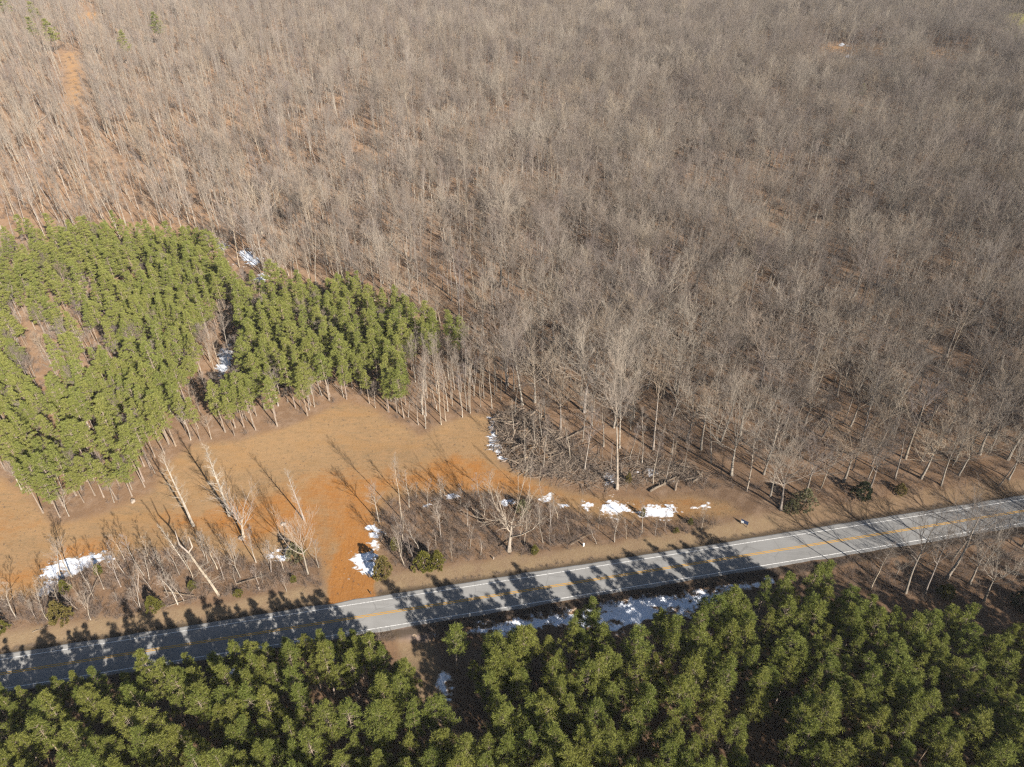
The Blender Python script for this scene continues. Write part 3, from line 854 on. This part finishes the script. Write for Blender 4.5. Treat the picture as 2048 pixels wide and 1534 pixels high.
s = np.concatenate([P_h[rest] / 13, np.array([1.6] * 7 + [.7] * 4)])
w = np.concatenate([P_w[rest], np.full(len(far_pts), 1.5)])
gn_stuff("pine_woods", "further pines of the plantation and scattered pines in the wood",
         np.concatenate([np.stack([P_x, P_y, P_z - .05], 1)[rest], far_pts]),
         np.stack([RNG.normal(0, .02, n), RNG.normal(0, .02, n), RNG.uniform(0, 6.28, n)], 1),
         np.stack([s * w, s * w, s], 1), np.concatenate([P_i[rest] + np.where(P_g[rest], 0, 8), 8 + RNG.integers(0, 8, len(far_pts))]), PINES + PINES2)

# ------------------------------------------------------------------ bare woodland
x, y = scatter(-760, 760, 80, 820, 5.3, .45, .2)
px, py, z = pix(x, y)
k = inside(FOREST, px, py) | inside(SOUTH, px, py)
for p in ([(1985, 20), (2330, 40), (2330, 125), (2045, 100), (2000, 58)], [(1620, 90), (1765, 90), (1772, 142), (1690, 148), (1615, 132)],
          [(1830, 95), (1900, 100), (1972, 116), (1962, 158), (1840, 142)], [(122, 100), (166, 100), (196, 215), (190, 270), (160, 270), (132, 180)], [(158, 20), (206, 20), (200, 66), (160, 60)]):
    k &= ~inside(p, px, py) | (RNG.uniform(0, 1, x.size) < .06)
dens = fbm(x, y, 38, 88)
k &= (RNG.uniform(0, 1, x.size) < .90 + .08 * sstep(900, 1400, px) + (.45 + .25 * sstep(600, 1200, px)) * dens - .22 * sstep(500, 250, px) * sstep(180, 300, py))
k &= clear_of(x, y, 3.2)
south = inside(SOUTH, px, py)
k &= ~(south & (RNG.uniform(0, 1, x.size) < .2))
x, y, z, px, py, south = x[k], y[k], z[k], px[k], py[k], south[k]
x2, y2 = scatter(-60, 30, 90, 190, 2.9, .42, .5)
px2, py2, z2 = pix(x2, y2)
k2 = inside(POLES, px2, py2)
k3 = inside(PLANT, px2, py2) & (RNG.uniform(0, 1, x2.size) < .12)
x4, y4 = scatter(-260, 60, 90, 330, 4.2, .45, .7)
px4, py4, z4 = pix(x4, y4)
k4 = inside(PLANT, px4, py4) & (RNG.uniform(0, 1, x4.size) < .75)
x5, y5 = scatter(0, 90, 85, 150, 6.5, .45, .2)                # thin trees over the brush pile ground
px5, py5, z5 = pix(x5, y5)
k5 = inside([(1010, 815), (1130, 868), (1215, 925), (1300, 905), (1420, 938), (1400, 980), (1200, 975), (1080, 955), (1010, 920)], px5, py5) & clear_of(x5, y5, 3)
T_x = np.concatenate([x, x2[k2], x4[k4], x5[k5]]); T_y = np.concatenate([y, y2[k2], y4[k4], y5[k5]]); T_z = np.concatenate([z, z2[k2], z4[k4], z5[k5]])
T_px = np.concatenate([px, px2[k2], px4[k4], px5[k5]]); T_py = np.concatenate([py, py2[k2], py4[k4], py5[k5]])
T_k = np.concatenate([np.where(south, 3, 0), np.full(k2.sum(), 1), np.full(k4.sum(), 2), np.full(k5.sum(), 4)])
n = len(T_x)
ALLT = VASE + FULL + POLE
u = RNG.uniform(0, 1, n)
pole_p = np.clip(.12 + .6 * sstep(800, 150, T_px) + .2 * sstep(1250, 850, T_px), 0, .85)
isp = u < pole_p
PV = .35 + .4 * sstep(700, 1300, T_px)
isp = np.where((T_k == 1) | (T_k == 2) | (T_k == 4), True, isp)
T_i = np.where(T_k == 2, 5 + RNG.integers(0, 5, n), np.where(isp, 10 + RNG.integers(0, 4, n), np.where(RNG.uniform(0, 1, n) < PV, RNG.integers(0, 5, n), 5 + RNG.integers(0, 5, n))))
T_h = np.where(isp, RNG.normal(19, 2.4, n), RNG.normal(18.5, 2.8, n))
T_h = np.where(RNG.uniform(0, 1, n) < .30, T_h * RNG.uniform(.40, .70, n), T_h)
T_h = np.where(RNG.uniform(0, 1, n) < .10, T_h * 1.2, T_h)
T_h = np.where(T_k == 1, RNG.normal(14, 1.8, n), T_h)
T_h = np.where(T_k == 2, RNG.normal(9, 2.0, n), T_h)
T_h = np.where(T_k == 4, RNG.normal(12, 3, n), T_h)
T_h = np.clip(T_h, 5, 29)
T_w = RNG.uniform(.8, 1.3, n) * (1 + .14 * sstep(900, 1400, T_px))
T_tilt = RNG.normal(0, .045, (n, 2))
PH = np.array([P.h for P in ALLT])
vis = shown(T_x, T_y, T_z, T_h)
dist = np.sqrt(T_x ** 2 + T_y ** 2 + (CAM_H - 12) ** 2) * np.where(T_k == 2, 3, 1)
order = np.argsort(np.where(vis, dist, 1e9))
n_ind = 300 - 27
single = order[:n_ind]
LABS = {0: ("leafless grey brown tree in the wide bare woodland behind the road", "bare trees of the wide woodland"),
        1: ("thin pale pole tree in the close bare stand right of the plantation", "thin bare trees right of the plantation"),
        3: ("leafless tree in the bare thicket on the near side of the road", "bare trees of the near roadside thicket"),
        4: ("thin bare tree standing in the cut ground around the brush pile", "thin bare trees around the brush pile"),
        2: ("young bare tree between the plantation pines", "young bare trees in the plantation")}
for i in single:
    lab, grp = LABS[int(T_k[i])]
    plant("bare_tree", ALLT[T_i[i]], (T_x[i], T_y[i], T_z[i] - .08), T_h[i], lab, "tree", grp, unit(np.append(T_tilt[i], 1)), T_w[i])
rest = np.setdiff1d(np.arange(n), single)
s = T_h[rest] / PH[T_i[rest]]
gn_stuff("bare_woods", "wide leafless woodland reaching to the top of the picture", np.stack([T_x, T_y, T_z - .08], 1)[rest],
         np.stack([T_tilt[rest, 0], T_tilt[rest, 1], RNG.uniform(0, 6.28, len(rest))], 1), np.stack([s * T_w[rest], s * T_w[rest], s], 1), T_i[rest], ALLT)
print("bare trees", n, "pines", len(P_x))
# far dark evergreens along the field
for j, (bx, by) in enumerate([(1898, 10), (1915, 12), (1960, 14), (1995, 18), (2012, 20), (2032, 24), (2046, 26), (2026, 68)]):
    b = gp(bx, by)
    plant("evergreen_tree", DARKEV[j % 2], b, RNG.uniform(9, 13) if j < 7 else 6, "far dark evergreen in the row beyond the yellow green field" if j < 7 else "lone small evergreen on the far yellow green field",
          "evergreen", "evergreens beyond the far field" if j < 7 else None, (0, 0, 1), 1.1)

# ------------------------------------------------------------------ saplings in the strips
SL = [("thin bare sapling in the brush strip right of the orange track", "saplings of the right brush strip"),
      ("thin bare sapling in the brush strip left of the orange track", "saplings of the left brush strip")]
for si, poly in enumerate(STRIPS):
    x, y = scatter(-150, 90, 55, 140, 2.8, .45, .4)
    px, py, z = pix(x, y)
    k = inside(poly, px, py) & clear_of(x, y, 1.8) & (px > 2) & (RNG.uniform(0, 1, x.size) < (.62 if si == 0 else .75))
    for a, b, c in zip(x[k], y[k], z[k]):
        h = float(np.clip(RNG.normal(6.6 if si else 5.8, 2.4), 2.5, 12.5))
        plant("sapling", SAPL[RNG.integers(0, 4)], (a, b, c - .05), h, SL[si][0], "sapling", SL[si][1], unit(np.append(RNG.normal(0, .07, 2), 1)), RNG.uniform(.8, 1.4))

# ------------------------------------------------------------------ undergrowth (uncountable)
pts, sz = [], []
def under(poly_list, box, s, keep, h, nz=0.0):
    x, y = scatter(*box, s, .5, .3)
    px, py, z = pix(x, y)
    k = np.zeros(x.size, bool)
    for p in poly_list: k |= inside(p, px, py)
    k &= RNG.uniform(0, 1, x.size) < keep + nz * fbm(x, y, 14, 91)
    pts.append(np.stack([x, y, z], 1)[k]); sz.append(np.clip(RNG.normal(h, .3 * h, k.sum()), min(.25, .6 * h), 2))
under(STRIPS, (-150, 90, 55, 140), 1.1, .75, .62, .5)
under([FOREST], (-330, 330, 85, 330), 2.6, .62, .62, .7)
under([FOREST], (-480, 480, 330, 560), 4.0, .5, .8, .6)
under([[(1200, 560), (2300, 560), (2300, 985), (1900, 995), (1620, 1015), (1500, 985), (1420, 935), (1250, 880)]], (0, 200, 85, 200), 2.4, .5, .7, .6)
under([PLANT, POLES], (-260, 60, 90, 330), 2.6, .5, .6, .6)
under([SOUTH], (60, 190, 55, 130), 1.7, .6, .75, .5)
under([[(830, 1262), (1000, 1225), (1300, 1180), (1560, 1140), (1660, 1125), (1760, 1120), (1700, 1165), (1560, 1160), (1300, 1198), (1000, 1250), (860, 1285)]], (-30, 90, 50, 100), 1.0, .8, .5, .4)
under([[(980, 830), (1040, 812), (1130, 868), (1215, 925), (1300, 905), (1430, 940), (1500, 985), (1420, 985), (1200, 975), (1080, 955), (1010, 920)]], (-20, 90, 85, 150), 1.3, .6, .6, .5)
under([CLEARING], (-150, 90, 60, 145), 1.3, .25, .11, .6)
under([GROVE], (-150, 150, 25, 110), 2.6, .45, .6, .4)
pts, sz = np.concatenate(pts), np.concatenate(sz)
kk = (np.abs(road_d(pts[:, 0], pts[:, 1])) > 4.9)
pts, sz = pts[kk], sz[kk]
for lo, hi, nn_, hh in ((4.5, 5.1, 900, .16), (-5.6, -4.3, 1300, .30)):    # ragged weeds along the pavement edges
    ex = RNG.uniform(-150, 160, nn_); dd = RNG.uniform(lo, hi, nn_); ey = road_y(ex) + dd * math.sqrt(1 + (2 * ROAD_C[0] * 0 + ROAD_C[1]) ** 2)
    ok = ~inside(gpoly([(640, 1180), (760, 1180), (760, 1260), (640, 1260)]), ex, ey) & ~inside(gpoly([(785, 1245), (865, 1235), (870, 1290), (800, 1290)]), ex, ey)
    pts = np.concatenate([pts, np.stack([ex, ey, hgt(ex, ey)], 1)[ok]]); sz = np.concatenate([sz, np.clip(RNG.normal(hh, .3 * hh, ok.sum()), .06, 1)])
n = len(pts)
gn_stuff("undergrowth", "grey brown leafless brush and brambles on the ground under the trees", pts, np.stack([np.zeros(n), np.zeros(n), RNG.uniform(0, 6.28, n)], 1),
         np.stack([sz * RNG.uniform(.9, 1.5, n), sz * RNG.uniform(.9, 1.5, n), sz], 1), RNG.integers(0, 4, n), BUSH)
print("undergrowth", n)

# ------------------------------------------------------------------ snow
def snow(poly_px, label, bias=0.0, seed=0, cell=.13, amp=1.0):
    P = gpoly(poly_px)
    lo, hi = P.min(0) - 1.2, P.max(0) + 1.2
    X, Y = np.meshgrid(np.arange(lo[0], hi[0], cell), np.arange(lo[1], hi[1], cell))
    d = np.clip(sdist(P, X, Y), -1.2, 1.3)
    v = d * .8 + amp * (.8 * fbm(X, Y * 1.5, 2.2, seed + 3, 2) + .9 * fbm(X, Y * 2.0, 1.0, seed + 9, 2) + .35 * fbm(X, Y, .45, seed + 5, 1)) + bias + .2
    Z = hgt(X, Y) - .045 + .085 * np.clip(v, -.8, .9) + .015 * fbm(X, Y, .5, seed)
    w = X.shape[1]
    i = (np.arange(X.shape[0] - 1)[:, None] * w + np.arange(w - 1)[None]).ravel()
    q = np.stack([i, i + 1, i + w + 1, i + w], 1)
    q = q[v.ravel()[q].max(1) > .25]
    u = np.unique(q); re = np.full(X.size, -1); re[u] = np.arange(len(u))
    co = np.stack([X.ravel(), Y.ravel(), Z.ravel()], 1)[u]
    cv = sstep(.25, 1.7, v.ravel()[u])
    o0 = np.array([co[:, 0].mean(), co[:, 1].mean(), co[:, 2].min()])
    o = link("snow_patch", mesh("snow_patch", co - o0, [re[q]], [M_SNOW], smooth=True), None, o0)
    o.data.attributes.new("cover", 'FLOAT', 'POINT').data.foreach_set("value", cv.astype(np.float32))
    tag(o, label, "snow patch", "patches of old snow")
snow([(66, 1196), (94, 1164), (74, 1140), (102, 1125), (156, 1109), (219, 1097), (228, 1112), (203, 1132), (164, 1142), (129, 1158), (110, 1178), (100, 1192)], "long ragged snow patch along the left brush strip", .15, 1)
snow([(538, 1118), (552, 1098), (579, 1094), (582, 1118), (560, 1126)], "small round snow patch beside a grey green cedar in the clearing", .3, 2)
snow([(705, 1118), (722, 1105), (752, 1106), (752, 1140), (738, 1150), (720, 1140)], "bright rounded snow patch on the orange track by the bronze cedar", .5, 3)
snow([(730, 1050), (750, 1040), (766, 1050), (764, 1090), (745, 1100), (738, 1078)], "snow patch beside the track behind the bronze cedar", .1, 4)
snow([(850, 1012), (862, 996), (868, 1000), (856, 1018)], "tiny snow scrap at the upper edge of the brush strip", .2, 5)
snow([(885, 990), (905, 982), (915, 992), (908, 1002)], "small snow patch in the brush behind the cedar pair", .2, 6)
snow([(997, 1012), (1010, 995), (1023, 1000), (1018, 1020)], "small snow patch behind the lone spreading tree", .4, 7)
snow([(1081, 1000), (1100, 988), (1112, 1000), (1095, 1006)], "little snow patch at the left end of the orange strip", .1, 8)
snow([(1143, 1012), (1165, 1002), (1185, 1010), (1175, 1022)], "snow patch between the little one and the broad one on the orange strip", .1, 9)
snow([(1198, 1010), (1225, 1000), (1250, 1008), (1262, 1022), (1235, 1034), (1210, 1026)], "broad bluish snow patch on the orange strip below the tallest tree", .45, 10)
snow([(1267, 1022), (1300, 1012), (1345, 1008), (1362, 1022), (1330, 1034), (1280, 1033)], "long white snow patch on the orange strip near the verge", .3, 11)
snow([(1110, 1010), (1130, 1004), (1142, 1010), (1128, 1016)], "tiny broken snow scrap near the foot of the thin pole tree", 0, 31)
snow([(1212, 990), (1232, 984), (1240, 990), (1222, 996)], "thin snow streak just below the tallest tree", -.1, 32)
snow([(1262, 945), (1276, 938), (1284, 946), (1270, 952)], "small snow scrap beside the narrow yellow green cedar", 0, 33)
snow([(1330, 965), (1350, 958), (1362, 964), (1345, 972)], "thin snow scrap behind the long pale fallen log", -.1, 34)
snow([(1372, 1020), (1395, 1002), (1424, 1004), (1424, 1016), (1400, 1024)], "thin scattered snow at the right end of the orange strip", -.15, 12)
snow([(1193, 962), (1215, 944), (1236, 948), (1232, 970), (1210, 972)], "snow patch left of the tallest twin limbed tree", .2, 13)
snow([(1280, 950), (1295, 930), (1322, 932), (1320, 950), (1300, 956)], "broken snow patch right of the tallest twin limbed tree", -.1, 14)
snow([(977, 855), (979, 836), (992, 832), (994, 850), (984, 862)], "upper snow strip at the left foot of the brush pile", .3, 15)
snow([(978, 880), (984, 866), (994, 872), (1000, 905), (1006, 918), (996, 918), (986, 905)], "bluish snow strip along the left foot of the brush pile", .5, 16)
snow([(476, 506), (490, 498), (505, 508), (517, 525), (505, 532), (492, 520)], "snow patch in the gap among the upper plantation pines", .8, 17)
snow([(433, 490), (446, 484), (456, 494), (446, 501)], "small snow patch at the upper end of the plantation gap", .6, 18)
snow([(505, 560), (520, 548), (537, 552), (530, 568)], "small snow patch at the lower end of the plantation gap", .6, 19)
snow([(434, 735), (440, 700), (458, 690), (466, 705), (455, 740), (440, 758)], "snow strip in the lane inside the plantation", .6, 20)
snow([(826, 1272), (850, 1262), (880, 1262), (878, 1276), (845, 1284)], "thin snow by the gravel lane mouth on the near roadside", -.1, 21)
snow([(900, 1268), (960, 1246), (1042, 1234), (1161, 1214), (1281, 1192), (1397, 1180), (1480, 1165), (1545, 1152), (1548, 1164), (1480, 1188), (1400, 1218), (1385, 1240), (1330, 1232), (1235, 1268), (1100, 1252), (1000, 1274)], "wide snow band along the ditch between road and pine grove", .05, 22)
snow([(868, 1362), (885, 1350), (905, 1365), (905, 1405), (890, 1412), (876, 1390)], "snow patch on the lane between the grove pines", .25, 23)
snow([(640, 1310), (660, 1294), (680, 1302), (665, 1322)], "small snow patch among the grove pines left of the lane", .2, 24)
snow([(407, 1352), (440, 1338), (489, 1334), (500, 1348), (440, 1362)], "snow strip behind the front row of pines left of the lane", .1, 25)
snow([(1679, 90), (1684, 86), (1689, 89), (1684, 92)], "bright white snow speck at the far clearing in the woods", 1.2, 27, .5)
snow([(1690, 113), (1697, 110), (1703, 114), (1696, 116)], "far white snow patch below the far clearing", 1.0, 28, .5)
snow([(1708, 119), (1715, 116), (1722, 119), (1714, 122)], "faint far snow patch right of the far white one", .6, 29, .5)

# ------------------------------------------------------------------ brush pile and logs
def log_mesh(name, L, r, seed):
    R = np.random.default_rng(seed)
    n = 6
    pts = np.array([[0, R.normal(0, .04 * L / 4), r * .8] for _ in range(n + 1)]); pts[:, 0] = np.linspace(-L / 2, L / 2, n + 1)
    parts = [tube(pts, [r * (1 - .45 * i / n) for i in range(n + 1)], 8)]
    for k in range(3):
        i = R.integers(2, n); d = unit(np.array([.6, R.normal(0, .8), abs(R.normal(.3, .5))]))
        parts.append(tube([pts[i], pts[i] + d * R.uniform(.4, 1.3)], [r * .4, r * .12], 5))
    v, f = merge(parts)
    return mesh(name, v, f, [M_LOG], smooth=True)
def log_at(x0, y0, x1, y1, r, label, seed, lift_=0.0):
    a, b = gp(x0, y0), gp(x1, y1)
    L = float(np.linalg.norm(b - a))
    o = link("fallen_log", log_mesh("fallen_log", L, r, seed), None, (a + b) / 2 + [0, 0, lift_])
    d = b - a
    o.rotation_euler = (0, -math.atan2(d[2], math.hypot(d[0], d[1])), math.atan2(d[1], d[0]))
    tag(o, label, "log")
log_at(1300, 985, 1352, 956, .26, "long pale fallen log leading up to the snapped stump", 1, .2)
log_at(1385, 968, 1403, 953, .24, "pale split log end left of the leaning tree", 2, .4)
log_at(1392, 948, 1404, 958, .18, "short pale log crossing the split one", 3, .7)
log_at(330, 1186, 390, 1194, .16, "long thin fallen trunk lying along the left brush strip", 4, .25)
log_at(335, 1213, 392, 1196, .09, "thin fallen branch beside the bright green cedar", 5, .1)
log_at(65, 1265, 108, 1246, .08, "pale fallen stick on the verge below the bronze cedar", 6)
log_at(475, 1170, 541, 1150, .11, "pale fallen pole lying in the brush left of the track", 7, .3)
log_at(1130, 880, 1178, 856, .2, "pale log sloping away above the brush pile", 8, .3)
log_at(1215, 975, 1233, 972, .14, "short pale log by the snow left of the tallest tree", 9)
log_at(1168, 936, 1192, 934, .2, "short thick cut log at the foot of the slim pale tree", 10)
log_at(75, 250, 102, 231, .25, "far pale fallen trunk leaning in the upper left woods", 11, 1.0)
log_at(20, 312, 55, 313, .2, "bleached fallen trunk in the left woods above the plantation", 12, .3)
log_at(1000, 1096, 1040, 1068, .1, "thin bleached branch lying by the lone spreading tree", 13, .3)
log_at(170, 1215, 200, 1160, .1, "thin pole propped in the left brush behind the bronze cedar", 14, .6)
log_at(1140, 1092, 1180, 1070, .08, "thin stick lying in the right brush strip by the white marker", 15, .3)
# snapped stump
b = gp(1350, 980)
o = link("tree_stump", mesh("tree_stump", *tube([[0, 0, -.1], [.02, 0, .8], [.05, .05, 2.1], [.12, .02, 2.5]], [.3, .24, .22, .05], 8), [M_LOG], smooth=True), None, b)
tag(o, "snapped pale stump standing right of the long fallen log", "stump")

def brush_pile():
    PP = gpoly([(985, 835), (1040, 815), (1100, 850), (1130, 890), (1150, 930), (1090, 950), (1030, 935), (995, 905)])
    c = PP.mean(0); z0 = float(hgt(*c))
    o = bpy.data.objects.new("brush_pile", None); COL.objects.link(o); o.location = (c[0], c[1], z0)
    tag(o, "big dark heap of cleared branches roots and soil at the clearing edge", "brush pile")
    R = np.random.default_rng(3)
    X, Y = np.meshgrid(np.arange(PP[:, 0].min() - 1, PP[:, 0].max() + 1, .4), np.arange(PP[:, 1].min() - 1, PP[:, 1].max() + 1, .4))
    d = sdist(PP, X, Y)
    mh = lambda X, Y, d: np.clip(d, 0, 6) / 6 * 1.7 * (.6 + 1.6 * fbm(X, Y, 3.2, 5)) + .35 * fbm(X, Y, 1.2, 6) * (d > 0)
    Z = mh(X, Y, d) - .25
    w = X.shape[1]; i = (np.arange(X.shape[0] - 1)[:, None] * w + np.arange(w - 1)[None]).ravel()
    q = np.stack([i, i + 1, i + w + 1, i + w], 1); q = q[d.ravel()[q].max(1) > -.3]
    u = np.unique(q); re = np.full(X.size, -1); re[u] = np.arange(len(u))
    m = Mat("pile_soil", .95, .1)
    m.color(m.mix(m.rng(m.noise(1.2, 5, .7), .35, .65), (.10, .07, .05), (.22, .13, .065))).bump(m.noise(3, 5, .7), 1, .3)
    link("soil_mound", mesh("soil_mound", np.stack([X - c[0], Y - c[1], Z], 2).reshape(-1, 3)[u], [re[q]], [m.m], smooth=True), o)
    s = Segs(); k = 0
    lo, hi = PP.min(0), PP.max(0)
    while k < 1300:
        p = R.uniform(lo - .8, hi + .8)
        dd = float(sdist(PP, np.array([p[0]]), np.array([p[1]]))[0])
        if dd < -.8 + 1.2 * math.sin(p[0] * 1.1) * math.cos(p[1] * .9): continue
        k += 1
        z = float(mh(np.array([p[0]]), np.array([p[1]]), np.array([dd]))[0]) + R.uniform(-.1, .5)
        d = unit(np.array([R.normal(), R.normal(), R.normal(0, .45)])); L = R.uniform(.7, 3.4)
        a = np.array([p[0] - c[0], p[1] - c[1], max(z, .1)]) - d * L / 2; e = a + d * L
        r = R.uniform(.02, .11)
        mid = (a + e) / 2 + R.normal(0, .12 * L / 2, 3)
        s.path([a, mid, e], [r, r * .8, r * .4])
        for g in range(2): s.add(mid + (e - mid) * R.uniform(-.5, 1), mid + (e - mid) * 1.1 + R.normal(0, .6, 3), .016, .006)
    v, f = s.build(4); link("branches", mesh("branches", v, f, [M_SLASH]), o)
    for k in range(48):
        while True:
            p = R.uniform(lo, hi)
            if sdist(PP, np.array([p[0]]), np.array([p[1]]))[0] > .3: break
        dd = sdist(PP, np.array([p[0]]), np.array([p[1]]))
        z = float(mh(np.array([p[0]]), np.array([p[1]]), dd)[0])
        l = link("log", log_mesh("log", R.uniform(2.5, 7.5), R.uniform(.09, .22), 50 + k), o, (p[0] - c[0], p[1] - c[1], z))
        l.rotation_euler = (0, R.normal(0, .25), R.uniform(0, 6.28))
brush_pile()
def slash():                            # strewn branches right of the pile
    PP = gpoly([(1060, 850), (1130, 868), (1215, 925), (1300, 915), (1400, 940), (1415, 965), (1350, 962), (1280, 972), (1180, 975), (1100, 958), (1040, 945)])
    R = np.random.default_rng(8); s = Segs(); k = 0; lo, hi = PP.min(0), PP.max(0)
    while k < 1300:
        p = R.uniform(lo, hi)
        if not inside(PP, p[:1], p[1:])[0]: continue
        k += 1
        d = unit(np.append(R.normal(0, 1, 2), R.normal(0, .18))); L = R.uniform(.8, 4.5); r = R.uniform(.015, .09)
        a = np.array([p[0], p[1], float(hgt(*p)) + R.uniform(.05, .6)]); e = a + d * L
        mid = (a + e) / 2 + R.normal(0, .06 * L, 3)
        s.path([a, mid, e], [r, r * .8, r * .4])
        for g in range(4): s.add(mid + (e - mid) * R.uniform(-.5, 1), mid + (e - mid) * 1.1 + R.normal(0, .6, 3), .014, .006)
    v, f = s.build(4)
    tag(link("branch_litter", mesh("branch_litter", v, f, [M_SLASH])), "felled branches strewn over the cut ground right of the brush pile", kind="stuff")
slash()

# ------------------------------------------------------------------ haze
hm = bpy.data.materials.new("haze"); hm.use_nodes = True
ht = hm.node_tree
ht.nodes.remove(ht.nodes["Principled BSDF"])
pv = ht.nodes.new("ShaderNodeVolumePrincipled")
pv.inputs["Color"].default_value = (.9, .93, 1.0, 1); pv.inputs["Density"].default_value = .00006
ht.links.new(pv.outputs[0], [q for q in ht.nodes if q.type == 'OUTPUT_MATERIAL'][0].inputs["Volume"])
hv, hf = boxvf((0, 4000, 56), (13000, 12000, 136))
tag(link("haze", mesh("haze", hv, hf, [hm])), "thin winter haze over the woodland", kind="stuff")

# ------------------------------------------------------------------ small roadside things
def simple(name, c):
    m = Mat(name, .6, .3); m.color(m.mix(m.rng(m.noise(3, 4), .3, .7), c, tuple(q * .85 for q in c))); return m.m
M_WHITE, M_NAVY, M_POST, M_ROCK = simple("white_panel", (.8, .8, .78)), simple("navy_panel", (.03, .05, .11)), simple("post_wood", (.22, .15, .10)), simple("pale_stone", (.55, .45, .36))
b = gp(1487, 1052)
o = bpy.data.objects.new("sign_board", None); COL.objects.link(o); o.location = b; o.rotation_euler = (0, 0, -.62)
tag(o, "small dark board on two short posts at the bank edge above the road", "sign")
link("white_card", mesh("white_card", *boxvf((-.42, -.03, .95), (.55, .04, .5)), [M_WHITE]), o)
link("panel", mesh("panel", *boxvf((0, .045, 1.15), (1.5, .03, .9)), [M_NAVY]), o)
for sx in (-.6, .6): link("post", mesh("post", *boxvf((sx, .1, .6), (.09, .09, 1.8)), [M_POST]), o)
def marker(bx, by, h, r, label, mat, name="marker_post", cat="post"):
    o = bpy.data.objects.new(name, None); COL.objects.link(o); o.location = gp(bx, by)
    tag(o, label, cat)
    link("post", mesh("post", *tube([[0, 0, -.1], [0, 0, h * .86]], [r, r], 8), [mat], smooth=False), o)
    link("cap", mesh("cap", *tube([[0, 0, h * .86], [0, 0, h * .95], [0, 0, h]], [r * 1.25, r * 1.2, r * .5], 8), [mat]), o)
marker(1167, 1092, .8, .16, "stubby white utility marker at the brush edge by the verge", M_WHITE)
marker(987, 1118, .6, .14, "short pale marker left of the lone spreading tree", M_ROCK)
marker(519, 1180, .8, .12, "small pale marker at the verge left of the track", M_ROCK)
marker(739, 1155, .9, .10, "short dark stake at the tip of the track snow patch", M_POST)
marker(742, 1188, .7, .10, "short dark stake at the road end of the orange track", M_POST)
def rock(bx, by, s, label, seed):
    import bmesh
    bm = bmesh.new(); bmesh.ops.create_icosphere(bm, subdivisions=3, radius=1)
    R = np.random.default_rng(seed); ph = R.uniform(0, 6, 3)
    for v in bm.verts:
        c = v.co; f = 1 + .22 * math.sin(c.x * 3 + ph[0]) * math.cos(c.y * 2.6 + ph[1]) + .1 * math.sin(c.z * 6 + ph[2])
        v.co = Vector((c.x * f * 1.2, c.y * f * .9, c.z * f * .65))
    me = bpy.data.meshes.new("rock"); bm.to_mesh(me); bm.free(); me.materials.append(M_ROCK)
    o = link("rock", me, None, gp(bx, by) + [0, 0, .3 * s]); o.scale = (s, s, s); o.rotation_euler = (0, 0, seed)
    tag(o, label, "rock")
rock(567, 1049, .45, "pale yellow rock in the clearing left of the track", 1)
rock(266, 1003, .5, "pale rock at the edge of the field under the plantation pines", 2)
rock(483, 1078, .5, "pale rubble rock at the foot of the short spreading tree", 3)
